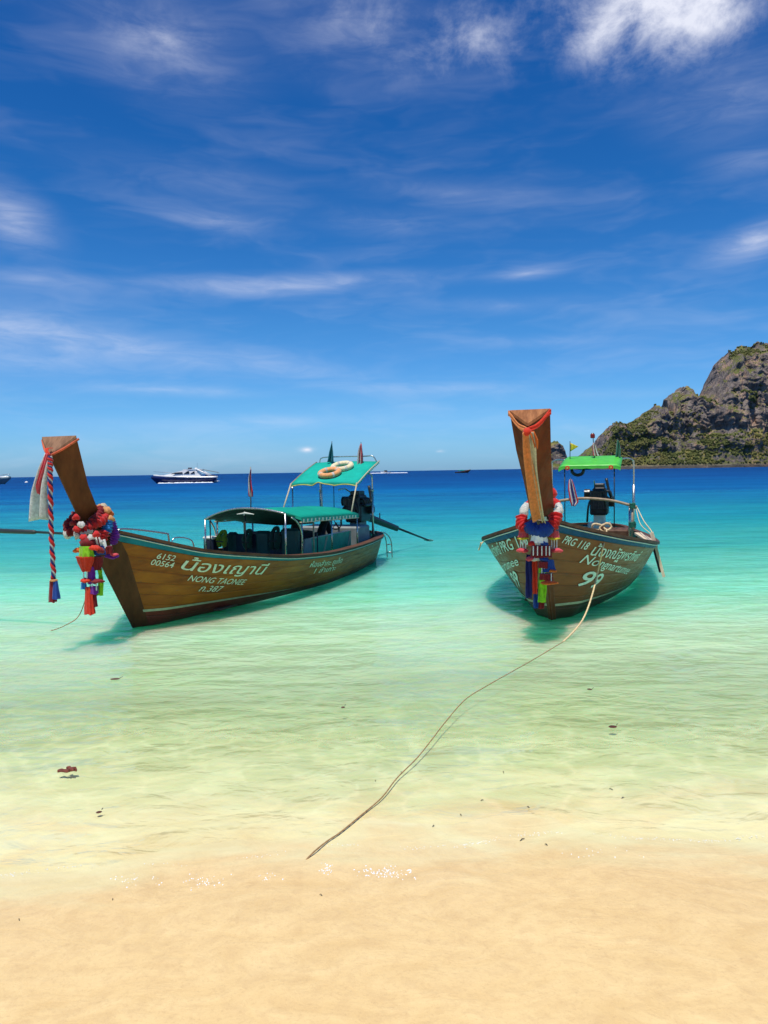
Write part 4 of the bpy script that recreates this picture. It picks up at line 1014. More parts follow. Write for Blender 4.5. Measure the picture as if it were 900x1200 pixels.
skirt(BL.px(124, 640, -.82), .09, .08, .075, 8, 14).build('maroon_skirt', MAROON, g, True); ruffle([BL.px(110, 632, -1.0), BL.px(116, 634, -.98), BL.px(117, 640, -.96)], .04, seed=15).build('white_ruffle', WHITEC, g, True)
g = thing('garland', 'peach and cream paper flower garland behind the golden boat\'s prow', 'garland', BL, BL.px(122, 602, -.58), 'prow garlands')
for k, (x, y) in enumerate([(117, 597), (121, 596), (120, 601), (125, 600), (124, 606), (128, 604), (129, 610), (126, 611)]):
    disc(BL.px(x, y - 2, -.66 + .02 * (k % 3)), .052, .07, k, 7, 1.0).build('paper_flower', (PEACH, CREAM, ORANGE)[k % 3], g, True)
g = thing('garland', 'small red and pink rosette string on the starboard side of the golden boat\'s prow', 'garland', BL, q(90, 612, -.95), 'prow garlands')
for k, (x, y, m_) in enumerate([(89, 606, RED), (86, 613, MAROON), (90, 620, RED), (95, 615, WHITEC), (98, 630, RED), (107, 630, WHITEC), (113, 626, RED), (118, 645, MAROON)]):
    disc(q(x, y, -1.08 + .02 * (k % 2)), .044, .062, k, 8, .9).build('rosette', m_, g, True)
MB().tube(smooth_path([q(x, y, -1.05) for x, y in ((89, 603), (86, 613), (90, 622), (98, 630), (107, 631), (113, 627), (118, 645))], 5), .008, 5).build('string', MAROON, g, True)
# sashes hanging from the top of the weathered prow
g = thing('sash', 'white and pink cloth hanging from the top of the golden boat\'s prow', 'sash', BL, q(52, 535, -1.36))
def drape(path, widths, folds, seed, amp=.02):
    path = smooth_path(path, 8); m = len(path); wd = np.interp(np.linspace(0, 1, m), np.linspace(0, 1, len(widths)), widths); G = np.zeros((m, 17, 3))
    for i in range(m):
        for j in range(17):
            u = j / 16 - .5
            G[i, j] = path[i] + np.array([amp * math.sin(u * folds * 2 * math.pi + seed + i * .05) * (.4 + wd[i] / max(widths)), -u * wd[i], .02 * math.sin(u * 5 + seed) * (i / m)])
    return MB().sheet(G, .005)
drape([q(57, 531, -1.36), q(53, 548, -1.40), q(48, 575, -1.42), q(47, 609, -1.42)], [.06, .13, .19, .22], 1.4, 1, .05).build('white_cloth', WHITEC, g, True)
drape([q(56, 531, -1.40), q(51, 550, -1.45), q(46, 568, -1.46), q(45, 578, -1.46)], [.03, .045, .045, .012], 1.5, 2, .02).build('pink_fold', PINK, g, True)
ribbon([q(57, 533, -1.40), q(55, 526, -1.38), q(60, 525, -1.33)], .05, seed=1).build('knot', VERM, g, True)
g = thing('sash', 'orange cord tied round the weathered prow top of the golden boat', 'sash', BL, q(60, 528, -1.36))
tw = MB(); tw.tube(smooth_path([(-1.345, .02, 2.20), (-1.36, -.0, 2.225), (-1.27, -.14, 2.315), (-1.165, -.265, 2.425)], 6), .014, 7); tw.build('cord', cloth('coral', (.75, .16, .06)), g, True)
MB().tube(smooth_path([(-1.36, 0, 2.225), (-1.27, .14, 2.315), (-1.17, .265, 2.425)], 6), .013, 7).build('cord', cloth('coral', (.75, .16, .06)), g, True)
g = thing('braided_tassel', 'red white and blue braided cord with tassel hanging beside the white sash', 'tassel', BL, q(60, 540, -1.40))
pth = smooth_path([q(59, 535, -1.40), q(59, 560, -1.42), q(60, 620, -1.42), q(63, 678, -1.42)], 30)
for k, m_ in enumerate((RED, NAVYC, WHITEC)):
    ph = 2 * math.pi * k / 3; n_ = len(pth); tt = np.arange(n_)
    pp = pth + np.stack([.015 * np.cos(tt * .8 + ph), .015 * np.sin(tt * .8 + ph), np.zeros(n_)], 1)
    MB().tube(pp, (.019, .013, .010)[k], 6).build('strand', m_, g, True)
MB().tube(ring_path(q(63, 680, -1.42)[0], .03, .03, q(63, 680, -1.42)[2], 0, bc=q(63, 680, -1.42)[1]), .014, 6).build('binding', PEACH, g, True)
skirt(q(61, 681, -1.42), .235, .030, .048, 6, 1, 6).build('red_tail', MAROON, g, True); skirt(q(65, 681, -1.42), .20, .028, .05, 6, 2, 6).build('blue_tail', BLUEC, g, True)

# ---- on the number 99 boat
def k_(x, y, a=-1.22): return BR.px(x, y, a)
g = thing('garland', 'white and red festoon with pink bead pendants round the tall reddish prow', 'garland', BR, k_(631, 610), 'prow garlands')
cR = dict(ac=-.98, ra=.22, rb=.20)
for f0, f1 in ((62, 118), (242, 298)): ruffle(ring_path(cR['ac'], .20, .205, 1.60, .22, f0, f1, 7), .046, .028, .12, seed=f0).build('white_ruffle', WHITEC, g, True)
for f0, f1 in ((118, 242),): ruffle(ring_path(cR['ac'], .20, .205, 1.60, .22, f0, f1, 9), .046, .04, seed=f0).build('red_ruffle', RED, g, True)
for sg in (1, -1):
    pts = [k_(631 - sg * 20, 606, -1.06), k_(631 - sg * 19, 613, -1.12), k_(631 - sg * 14, 620, -1.18)] if sg > 0 else [k_(651, 604, -1.06), k_(650, 612, -1.12), k_(645, 618, -1.18)]
    ruffle(pts, .062, .045, .3, seed=3 + sg).build('red_ruffle', RED, g, True)
    x0 = 613 if sg > 0 else 649.5
    skirt(k_(x0, 622, -1.14), .075, .045, .058, 7, sg + 3).build('red_skirt', PINK, g, True); disc(k_(x0, 631, -1.14), .062, .028, 5).build('yellow_rosette', YELLOW, g, True)
    for d in (-3, 0, 3): beads(k_(x0 + d, 632, -1.14), k_(x0 + d, 643, -1.14), .0085, 7).build('bead_string', BEAD, g)
    disc(k_(x0 - sg * 1 + (2 if sg < 0 else 0), 645, -1.14), .068, .045, sg + 8).build('pink_rosette', PINK, g, True)
    ribbon([k_(x0 - sg * -6, 618, -1.12), k_(x0 + sg * 8, 624, -1.16), k_(x0 + sg * 12, 629, -1.20)], .035, seed=sg + 5, cross=(0, .6, .8)).build('lime_ribbon', LIMEC, g, True)
p_ = MB().ball(BR.px(648, 578, -1.05), (.05, .045, .055), 12, 8); V = np.array(p_.v); V += (rng.random(V.shape) - .5) * .02; p_.v = [tuple(v) for v in V]; p_.build('red_pompom', RED, g, True)
g = thing('garland', 'blue cloth festoon with maroon tiers and orange rosette below the tall prow', 'garland', BR, k_(632, 625), 'prow garlands')
ruffle([k_(620, 616, -1.15), k_(626, 621, -1.21), k_(632, 622.5, -1.23), k_(639, 621, -1.21), k_(645, 616, -1.15)], .075, .20, .1, 14, seed=2).build('blue_wrap', BLUEC, g, True)
skirt(k_(632, 627, -1.22), .085, .085, .09, 8, 3).build('silver_skirt', BEAD, g, True)
for dx, m_ in ((-7, RED), (-1, WHITEC), (6, BLUEC)): disc(k_(631 + dx, 637, -1.24), .050, .05, dx + 9).build('rosette', m_, g, True)
skirt(k_(634, 639, -1.22), .135, .105, .11, 10, 4).build('maroon_tier', MAROON, g, True)
for d in (-9, -4, 1, 6, 10): beads(k_(634 + d, 640, -1.31), k_(634 + d, 651, -1.31), .008, 7).build('bead_string', BEAD, g)
for dx, m_ in ((-9, PINK), (-3, WHITEC), (6, BLUEC)): disc(k_(631 + dx, 655, -1.24), .055, .045, dx + 3).build('rosette', m_, g, True)
skirt(k_(643, 656, -1.22), .14, .055, .065, 8, 6).build('blue_tier', BLUEC, g, True); skirt(k_(637, 658, -1.25), .075, .06, .055, 8, 7).build('maroon_tier', MAROON, g, True)
for d in (-2, 1): beads(k_(637 + d, 665, -1.25), k_(637 + d, 672, -1.25), .008, 5).build('bead_string', BEAD, g)
skirt(k_(640, 672, -1.24), .075, .075, .07, 8, 8).build('maroon_tier', MAROON, g, True); disc(k_(647, 669, -1.24), .05, .03, 2).build('orange_rosette', ORANGE, g, True)
disc(k_(644, 683, -1.24), .095, .035, 6).build('orange_rosette', ORANGE, g, True); beads(k_(646, 672, -1.27), k_(646, 681, -1.27), .008, 6).build('bead_string', BEAD, g)
for nm, col, x, y0, y1, w_, lab in [('blue_ribbon', NAVYC, 620.5, 650, 701, .075, 'long navy blue ribbon hanging under the festoons of the number 99 boat'), ('red_ribbon', VERM, 627.5, 652, 696, .06, 'long red ribbon hanging between navy and lime ribbons on the number 99 boat'),
                                    ('lime_ribbon', LIMEC, 636, 660, 706, .095, 'long lime green ribbon hanging under the festoons of the number 99 boat'), ('dark_blue_ribbon', BLUEC, 628.5, 690, 713, .06, 'short dark blue ribbon end below the red ribbon'), ('dark_red_ribbon', MAROON, 635, 692, 713.5, .07, 'dark red ribbon end below the lime ribbon')]:
    aa = -1.10 if y0 < 690 else -1.06
    b0 = k_(x, y0, aa); o_ = ribbon([b0, k_(x - .5, (y0 + y1) / 2, aa), k_(x - 1, y1, aa)], w_, .007, .018, x)
    single(o_, nm, col, lab, 'ribbon', BR, b0, 'ribbons on the tall prow', True)
# orange sash round the tall prow's top
g = thing('sash', 'orange scarf knotted round the tall reddish prow, tail hanging down its edge', 'sash', BR, k_(619, 505, -2.03))
for sd in (1, -1):
    pts = [(-2.03, -.0, 2.40), (-1.965, -sd * .10, 2.455), (-1.895, -sd * .20, 2.575), (-1.87, -sd * .225, 2.60)]
    ribbon(pts, .055, .012, .004, sd, (0, 0, 1)).build('scarf_band', VERM if sd > 0 else SASH, g, True)
mb = MB().ball((-2.045, 0, 2.385), (.035, .045, .045), 10, 7); mb.build('knot', VERM, g, True)
drape([(-2.06, .01, 2.38), (-1.93, .015, 2.15), (-1.72, .0, 1.85), (-1.50, -.01, 1.58), (-1.30, -.015, 1.40)], [.07, .085, .115, .13, .135], 1.2, 1, .012).build('scarf_tail', SASH, g, True)
drape([(-2.06, -.045, 2.38), (-1.98, -.055, 2.22), (-1.80, -.05, 1.95), (-1.45, -.07, 1.50), (-1.33, -.075, 1.39)], [.05, .06, .045, .035, .04], 1.0, 2, .01).build('scarf_tail', CREAM, g, True)
drape([(-2.05, -.05, 2.39), (-2.04, -.085, 2.30), (-2.01, -.09, 2.22)], [.05, .06, .03], 1.0, 2, .01).build('scarf_end', ORANGE, g, True)

# ================================================================== flags
def flag(name, label, boat, base, top, cloth_pts, widths, mats, bands, folds=2.0, amp=.02, pole_r=.008, seed=0, polemat=None):
    g = thing(name, label, 'flag', boat, base, 'boat flags')
    MB().tube([base, top], pole_r, 6).build('pole', polemat or DARKM, g, True)
    path = smooth_path(cloth_pts, 7); m = len(path); nj = 13; G = np.zeros((m, nj, 3)); wd = np.interp(np.linspace(0, 1, m), np.linspace(0, 1, len(widths)), widths)
    for i in range(m):
        for j in range(nj):
            u = j / (nj - 1) - .5
            G[i, j] = path[i] + np.array([amp * math.sin(u * folds * 6.28 + seed + i * .12) * wd[i] / max(widths), -u * wd[i], .015 * math.sin(i * .4 + seed)])
    mi = []
    for i in range(m - 1):
        for j in range(nj - 1): mi.append(bands((i + .5) / (m - 1), (j + .5) / (nj - 1)))
    mb = MB(); mb.sheet(G, .004, mi); mb.build('cloth', mats, g, True)
    return g
thai = [RED, WHITEC, NAVYC]
def thai_band(u, v): return 0 if v < 1 / 6 or v > 5 / 6 else (1 if v < 1 / 3 or v > 2 / 3 else 2)
b0, t0 = BL.px(294, 596, 3.1), BL.px(293.5, 547, 3.1)
flag('furled_flag', 'furled red white and blue striped flag above the golden boat\'s front awning', BL, b0, t0, [BL.px(294, 550, 3.07), BL.px(293, 562, 3.07), BL.px(294, 575, 3.07), BL.px(294, 583, 3.07)], [.02, .06, .085, .06], thai, thai_band, 1.4, .03, .012, polemat=GREY)
b0, t0 = BL.px(386, 541, 7.2), BL.px(389, 517, 7.2)
flag('furled_flag', 'furled teal flag on the golden boat\'s sun roof', BL, b0, t0, [BL.px(389, 519, 7.17), BL.px(388, 530, 7.17), BL.px(387, 541, 7.17)], [.02, .11, .15], [TEALC], lambda u, v: 0, 1.6, .05)
b0, t0 = BL.px(424, 545, 7.15), BL.px(423, 518, 7.15)
flag('furled_flag', 'furled red and white flag at the sun roof\'s port corner', BL, b0, t0, [BL.px(423, 520, 7.12), BL.px(421.5, 533, 7.12), BL.px(421, 546, 7.12)], [.03, .13, .14], [PINK, WHITEC], lambda u, v: 1 if (v * 5) % 2 > 1.2 else 0, 2.0, .05)
b0, t0 = BR.px(668, 540, 6.3), BR.px(668, 517, 6.3)
flag('pennant', 'small yellow pennant on the lime roof', BR, b0, t0, [BR.px(668.6, 523, 6.3), BR.px(672, 525, 6.3), BR.px(677, 528.5, 6.3)], [.135, .09, .01], [YELLOW], lambda u, v: 0, .6, .015)
# rebuild of that pennant's cloth runs along the fly: widths are vertical
o_ = [c for c in bpy.data.objects if c.name.startswith('pennant')][-1]
for c in list(o_.children):
    if c.name.startswith('cloth'): bpy.data.objects.remove(c)
G = np.array([[BR.px(668.5 + 9 * s_, 519 + 4.0 * s_ + (9.5 * (1 - s_) + .5) * t, 6.3 - .03 * math.sin(s_ * 7)) for t in np.linspace(0, 1, 6)] for s_ in np.linspace(0, 1, 10)])
MB().sheet(G, .004).build('cloth', YELLOW, o_, True)
b0, t0 = BR.px(697, 540, 6.4), BR.px(695, 513, 6.4)
g = flag('furled_flag', 'furled red and white flag under a lantern on the lime roof', BR, b0, t0, [BR.px(695.5, 519, 6.36), BR.px(696.5, 526, 6.36), BR.px(698.5, 534, 6.36)], [.03, .08, .13], [PINK, WHITEC], lambda u, v: 1 if (v * 4) % 2 > 1 else 0, 1.5, .04)
ln = MB(); c_ = BR.px(694.5, 511, 6.4); ln.cbox(c_ - np.array([.05, .045, .045]), c_ + np.array([.05, .045, .045]), .012); ln.build('lantern', MAROON, g)
MB().cyl(c_ + np.array([0, 0, .04]), c_ + np.array([0, 0, .065]), .04, 10, .02).build('lantern_cap', BLACK, g)
b0, t0 = BR.px(724, 541, 6.5), BR.px(724, 514, 6.5)
flag('furled_flag', 'furled dark green flag at the lime roof\'s port corner', BR, b0, t0, [BR.px(724, 516, 6.47), BR.px(724.5, 526, 6.47), BR.px(724, 536, 6.47)], [.03, .09, .11], [GREENF], lambda u, v: 0, 1.5, .04)
b0, t0 = BR.px(671, 587, 4.62), BR.px(668.5, 560, 4.62)
flag('striped_flag', 'red white and blue striped flag drooping over the hand bar of the number 99 boat', BR, b0, t0, [BR.px(668.5, 562, 4.58), BR.px(670, 573, 4.56), BR.px(673, 587, 4.55), BR.px(672, 594, 4.55)], [.05, .13, .16, .07], thai, thai_band, 1.0, .03)

# ================================================================== gear on the boats
def torus(c, Rr, r, tilt, name, m_, label, group=None, boat=None, seg=28):
    mb = MB(); ct, st_ = math.cos(tilt), math.sin(tilt); t_ = np.linspace(0, 2 * math.pi, seg + 1)[:-1]
    mb.tube([(c[0] + Rr * math.cos(u) * ct, c[1] + Rr * math.sin(u), c[2] + Rr * math.cos(u) * st_) for u in t_], r, 10, True)
    return mb
tl = math.atan2(rr[1] - rf[1], rr[0] - rf[0])
for (s_, b, m_, lab, dz) in ((.60, .10, cloth('ring_cream', (.72, .60, .36), 0), 'cream life ring lying higher on the green sun roof', .055), (.30, -.03, cloth('ring_orange', (.70, .30, .10), 0), 'orange life ring lying lower on the green sun roof', .062)):
    c = np.array(roof_pt(s_, b, dz)); g = thing('life_ring', lab, 'life ring', BL, c, 'life rings')
    torus(c, .20, .058, tl, '', m_, '').build('ring', m_, g, True)
    for u in (.8, 2.4, 3.9, 5.5):
        pt = np.array([c[0] + .20 * math.cos(u) * math.cos(tl), c[1] + .20 * math.sin(u), c[2] + .20 * math.cos(u) * math.sin(tl)]); tg = np.array([-math.sin(u) * math.cos(tl), math.cos(u), -math.sin(u) * math.sin(tl)])
        MB().tube([pt - tg * .025, pt + tg * .025], .0615, 10).build('strap', WHITEC, g, True)
c = BR.px(677, 551, 5.55); g = MB(); g.tube([(c[0], c[1] + .115 * math.cos(u), c[2] + .10 * math.sin(u)) for u in np.linspace(math.pi, 2 * math.pi, 14)] , .032, 8)
g.tube([(c[0], c[1] - .115, c[2]), (c[0], c[1] - .125, c[2] + .10)], .03, 8); g.tube([(c[0], c[1] + .115, c[2]), (c[0], c[1] + .125, c[2] + .10)], .03, 8)
single(g, 'rubber_hose', BLACK, 'thick black rubber hose looped under the lime roof', 'hose', BR, c + np.array([0, 0, -.1]), None, True)
# life jackets over the seats
def jacket(x, y0, y1, wpx, a, m_, lab, seed):
    top, bot = BL.px(x, y0, a), BL.px(x, y1, a); h = top[2] - bot[2]; w_ = wpx / 70.0
    g = thing('life_jacket', lab, 'life jacket', BL, bot, 'life jackets on the seats'); rg = np.random.default_rng(seed)
    for sd in (1, -1):
        bm = MB().ball(bot + np.array([0, sd * w_ * .26, h * .45]), (.075, w_ * .27, h * .48), 10, 8); V = np.array(bm.v); V += (rg.random(V.shape) - .5) * .03; bm.v = [tuple(v) for v in V]; bm.build('float_panel', m_, g, True)
    MB().tube(smooth_path([bot + np.array([.02, w_ * .32, h * .8]), top + np.array([.06, w_ * .15, .02]), top + np.array([.06, -w_ * .15, .02]), bot + np.array([.02, -w_ * .32, h * .8])], 5), .035, 8).build('collar', m_, g, True)
    MB().cbox(bot + np.array([-.085, -w_ * .45, h * .38]), bot + np.array([-.07, w_ * .45, h * .46]), .004).build('buckle_strap', BLACK, g)
jacket(260, 625, 641, 13, 3.25, cloth('chartreuse', (.30, .42, .02)), 'yellow green life jacket on the front seat', 1)
jacket(290, 624, 643, 12, 3.36, cloth('forest', (.015, .085, .045)), 'dark green life jacket hung behind the awning\'s middle post', 2)
jacket(322, 621, 643, 13, 3.40, cloth('pine', (.012, .060, .045)), 'dark green life jacket heaped at the middle canopy\'s front post', 3)
wb = BL.px(247, 636, 3.2); g = thing('white_cooler', 'small white cool box beside the yellow green life jacket', 'cool box', BL, wb - np.array([0, 0, .1]))
MB().cbox(wb - np.array([.09, .10, .22]), wb + np.array([.09, .10, .07]), .02).build('body', NAVY, g); MB().cbox(wb + np.array([-.10, -.11, .065]), wb + np.array([.10, .11, .115]), .02).build('lid', WHITE, g)

# ---- boatman asleep on the platform under the middle canopy
SKIN = pm('skin', (.10, .048, .026), .55, 0, .15, 20); SHIRT = pm('dark_shirt', (.010, .011, .022), .85, 0, .3, 20, .3, 60); TROUS = pm('dark_trousers', (.012, .013, .020), .85, 0, .3, 20, .3, 60); HAIR = pm('black_hair', (.006, .005, .005), .6, 0, .3, 80, .6, 200)
zp = .585
def skin_mesh(name, verts, edges, radii, m_, parent, sub=2, rootv=0):
    me = bpy.data.meshes.new(name); base = BASE[parent.name]
    me.from_pydata([tuple(np.array(v) - base) for v in verts], edges, []); me.materials.append(m_)
    o = bpy.data.objects.new(name, me); COL.objects.link(o); o.parent = parent
    md = o.modifiers.new('skin', 'SKIN'); md.use_smooth_shade = True
    for i, r_ in enumerate(radii): me.skin_vertices[0].data[i].radius = (r_, r_) if np.isscalar(r_) else r_
    me.skin_vertices[0].data[rootv].use_root = True
    sb = o.modifiers.new('sub', 'SUBSURF'); sb.levels = sub; sb.render_levels = sub
    return o
pe = thing('person', 'person in dark clothes reclining on the platform with one knee raised', 'person', BL, P(5.35, .10, zp))
pel, ch, nk, hd = P(5.30, .10, zp + .11), P(4.83, .10, zp + .21), P(4.70, .10, zp + .29), P(4.60, .10, zp + .345)
shL, shR = P(4.80, .28, zp + .20), P(4.80, -.08, zp + .20)
elL, haL = P(4.98, .36, zp + .09), P(5.20, .30, zp + .10)
elR, haR = P(5.0, -.18, zp + .09), P(5.18, .02, zp + .22)
hipL, hipR = P(5.33, .20, zp + .10), P(5.33, 0.0, zp + .10)
kneL, ankL, toeL = P(5.66, .20, zp + .46), P(5.92, .21, zp + .075), P(6.08, .22, zp + .03)
kneR, ankR, toeR = P(5.78, .0, zp + .12), P(6.08, -.02, zp + .13), P(6.08, -.02, zp + .27)
vv = [pel, P(5.08, .10, zp + .15), ch, nk, hd, P(4.52, .10, zp + .375), shL, elL, haL, shR, elR, haR, hipL, kneL, ankL, toeL, hipR, kneR, ankR, toeR]
ee = [(0, 1), (1, 2), (2, 3), (3, 4), (4, 5), (2, 6), (6, 7), (7, 8), (2, 9), (9, 10), (10, 11), (0, 12), (12, 13), (13, 14), (14, 15), (0, 16), (16, 17), (17, 18), (18, 19)]
ra_ = [.115, .12, .13, .055, .095, .075, .062, .045, .030, .062, .045, .030, .085, .062, .042, .032, .085, .062, .042, .032]
for (hp, dirv, lat) in ((8, np.array(P(.10, -.02, .0)), np.array(P(0, -1, 0))), (11, np.array(P(.08, .04, -.03)), np.array(P(0, 1, 0)))):
    h0 = np.array(vv[hp]); palm = h0 + dirv * .7; vv.append(tuple(palm)); ra_.append((.036, .018)); ee.append((hp, len(vv) - 1)); pi_ = len(vv) - 1
    for f in range(4):
        off = np.array([0, (f - 1.5) * .020, 0]); l_ = (.6, .75, .7, .5)[f]
        vv.append(tuple(palm + dirv * .35 + off)); ra_.append(.010); ee.append((pi_, len(vv) - 1))
        vv.append(tuple(palm + dirv * (.35 + l_ * .6) + off + np.array([0, 0, -.015]))); ra_.append(.008); ee.append((len(vv) - 2, len(vv) - 1))
    vv.append(tuple(h0 + dirv * .35 + lat * .045)); ra_.append(.011); ee.append((hp, len(vv) - 1))
    vv.append(tuple(h0 + dirv * .75 + lat * .055)); ra_.append(.009); ee.append((len(vv) - 2, len(vv) - 1))
skin_mesh('body', vv, ee, ra_, SKIN, pe, 1)
skin_mesh('shirt', [pel, P(5.08, .10, zp + .15), ch, P(4.75, .10, zp + .26), shL, P(4.93, .335, zp + .125), shR, P(4.94, -.15, zp + .12)], [(0, 1), (1, 2), (2, 3), (2, 4), (4, 5), (2, 6), (6, 7)], [.125, .135, .145, .075, .078, .062, .078, .062], SHIRT, pe, 2)
skin_mesh('trousers', [pel, hipL, kneL, P(5.88, .21, zp + .14), hipR, kneR, P(6.02, -.02, zp + .125)], [(0, 1), (1, 2), (2, 3), (0, 4), (4, 5), (5, 6)], [.125, .10, .078, .06, .10, .078, .058], TROUS, pe, 2)
mb = MB(); mb.ball(np.array(P(4.535, .10, zp + .385)), (.10, .092, .095), 14, 9); V = np.array(mb.v); V += (rng.random(V.shape) - .5) * .012; mb.v = [tuple(v) for v in V]; mb.build('hair', HAIR, pe, True)
mb = MB(); hc = np.array(P(4.60, .10, zp + .345)); mb.ball(hc + np.array([.045, 0, .085]), (.018, .014, .022), 8, 5); mb.build('nose', SKIN, pe, True)
for sd in (1, -1):
    MB().ball(hc + np.array([-.01, sd * .092, .0]), (.025, .012, .03), 8, 5).build('ear', SKIN, pe, True)
    MB().ball(hc + np.array([.0, sd * .035, .092]), (.010, .012, .008), 6, 4).build('eye', BLACK, pe, True)
MB().tube([hc + np.array([.075, -.025, .055]), hc + np.array([.08, 0, .058]), hc + np.array([.075, .025, .055])], .006, 5).build('mouth', pm('lips', (.09, .03, .025)), pe, True)
single(MB().cbox(P(4.42, .32, zp), P(4.72, -.12, zp + .20), .07), 'pillow', cloth('olive', (.20, .24, .08)), 'olive pillow under the reclining person\'s head', 'pillow', BL, P(4.57, .1, zp), None, True)

# ---- oars, planks and ropes
pA = BL.px(118, 627.5, -.36); pB = BL.px(42, 623.5, -.42); pC = BL.px(-40, 621, -.48); e0 = pA + (pA - pB) * .28
g = thing('bamboo_pole', 'dark boat pole with thick end laid over the golden boat\'s bow', 'pole', BL, pA)
MB().tube([e0, pA, pB], [.018, .018, .017], 7).build('shaft', pm('dark_pole', (.020, .026, .026), .5), g, True)
MB().tube([pB + (pA - pB) * .01, pB + (pC - pB) * .03, pC], [.018, .030, .034], 8).build('grip', pm('dark_pole', (.020, .026, .026), .5), g, True)
PALEW = timber('pale_oar_wood', (.50, .38, .24), (.78, .64, .46), (2, 2, .4), .7, 0)
t0, t1, t2 = BR.px(763.5, 624, 3.3), BR.px(768.5, 641, 3.3), BR.px(778, 676, 3.25)
g = thing('oar', 'weathered paddle hanging by ropes over the port side of the number 99 boat', 'paddle', BR, t0)
def blade(p0, p1, w0, w1, th):
    d = (p1 - p0) / np.linalg.norm(p1 - p0); x = np.cross(d, [0, 1.0, 0]); x /= np.linalg.norm(x); y = np.cross(d, x)
    return MB().loft([[p + x * w_ / 2 + y * th / 2, p + x * w_ / 2 - y * th / 2, p - x * w_ / 2 - y * th / 2, p - x * w_ / 2 + y * th / 2] for p, w_ in ((p0, w0), (p0 + (p1 - p0) * .5, (w0 + w1) / 2), (p1, w1))])
blade(t0, t1, .10, .12, .06).build('grip_block', PALEW, g); blade(t1, t2, .13, .11, .045).build('blade', PALEW, g); blade(t1 + np.array([.10, .03, -.02]), t2 + np.array([.11, .05, .06]), .05, .05, .05).build('backing_batten', BLACK, g)
st = np.array(P(4.6, 1.0, 1.255))
single(MB().tube(smooth_path([st, (st + t0) / 2 + np.array([0, 0, -.03]), t0 + np.array([0, 0, .02]), t0 + np.array([.05, 0, -.06])], 8), .009, 6), 'lashing_rope', ROPE, 'pale rope from the hand bar holding the hanging paddle', 'rope', BR, st, 'paddle ropes', True)
single(MB().tube(smooth_path([st + np.array([.02, .02, -.02]), (st + t0) / 2 + np.array([.1, .06, -.09]), t0 + np.array([.03, .03, -.01])], 8), .007, 6), 'lashing_rope', ROPE, 'slack second rope beside the hanging paddle\'s rope', 'rope', BR, st + np.array([.02, .02, -.02]), 'paddle ropes', True)
pa, pb = np.array(P(4.2, 1.02, .80)), BR.px(765, 636.5, 3.25)
g = MB(); d = pb - pa; x = np.cross(d, [0, 0, 1.0]); x = x / np.linalg.norm(x) * .06; z_ = np.array([0, 0, .018]); g.loft([[p + x + z_, p - x + z_, p - x - z_, p + x - z_] for p in (pa, pb)])
single(g, 'loose_plank', PALEW, 'pale plank lying on the port gunwale by the hanging paddle', 'plank', BR, pa)
# mooring rope of the number 99 boat: knot on the bow, down over the side, along the water to the sand
g = thing('mooring_rope', 'long mooring rope from the number 99 boat\'s bow running ashore', 'rope', None, on_z(365, 1001, 0.0))
gw = BR.world(P(1.12, 1.02 + .14, .99)); inb = BR.world(P(1.2, .60, 1.02)); 
def seg(pts): return [np.array(p) for p in pts]
Ys, Ye = gw[1], on_z(660, 752)[1]
def skin_y(x, y, H, B):
    """distance at which the sight line through (x, y) meets a hull"""
    d_ = np.array([math.sin(B.th), math.cos(B.th)]); p_v = np.array([math.cos(B.th), -math.sin(B.th)])
    for Y in np.arange(7.0, 13.0, .01):
        w_ = at_y(x, y, Y); r_ = w_[:2] - B.pos[:2]; a_, b_ = r_ @ d_, r_ @ p_v
        if H.bsp[0][0] < a_ < 8 and H.zk(a_) < w_[2] < H.zs(a_) + .03 and abs(b_) < H.b(a_, min(w_[2], float(H.zs(a_)))) + .045: return Y
    return None
air = [(711, 621), (707, 640), (701, 668), (694, 697), (685, 722), (674, 738), (660, 752)]
pts = [inb + np.array([0, 0, .05])]
ysk = [skin_y(x, y, HR, BR) for x, y in air]
Ys = ysk[0] or Ys
for k, (x, y) in enumerate(air):
    lin = Ys + (Ye - Ys) * (k / 6) ** 1.05
    Y = min(lin, ysk[k] - .012) if ysk[k] else lin
    pts.append(at_y(x, y, Y))
upper = smooth_path(pts, 10)
upper[:, 2] = np.maximum(upper[:, 2], -.01)
def twisted(path, r, m_, nm, parent):
    L_ = np.concatenate([[0], np.cumsum(np.linalg.norm(np.diff(path, axis=0), axis=1))]); k = int(L_[-1] / .02); s_ = np.linspace(0, L_[-1], k)
    qq = np.stack([np.interp(s_, L_, path[:, i]) for i in range(3)], 1)
    return MB().tube(qq, r * (1 + .13 * np.sin(s_ * 120)), 7).build(nm, m_, parent, True)
twisted(upper, .011, ROPE, 'dry_length', g)
low = []
for (x, y) in [(660, 752), (630, 770), (600, 787), (570, 804), (545, 820), (522, 846), (505, 868), (488, 889), (465, 912), (447, 935), (420, 958), (398, 976), (383, 986), (365, 1001)]:
    p_ = on_z(x, y, .004)
    for _ in range(6): p_ = on_z(x, y, max(float(sand_z(p_[0], p_[1])) + .010, .005))
    low.append(p_)
end = np.array(low[-1]); low.append(end + np.array([-.05, -.07, -.03]))
twisted(smooth_path(low, 10), .0042, ROPEW, 'wet_length', g)
kn = smooth_path([BR.world(P(1.2, .60, 1.02)), BR.world(P(1.16, .52, 1.10)), BR.world(P(1.14, .44, 1.13)), BR.world(P(1.12, .46, 1.19)), BR.world(P(1.16, .56, 1.17)), BR.world(P(1.14, .64, 1.10)), BR.world(P(1.18, .70, 1.15)), BR.world(P(1.16, .64, 1.20)), BR.world(P(1.15, .54, 1.12)), BR.world(P(1.14, .70, 1.03))], 8)
twisted(kn, .016, ROPE, 'knot', g)
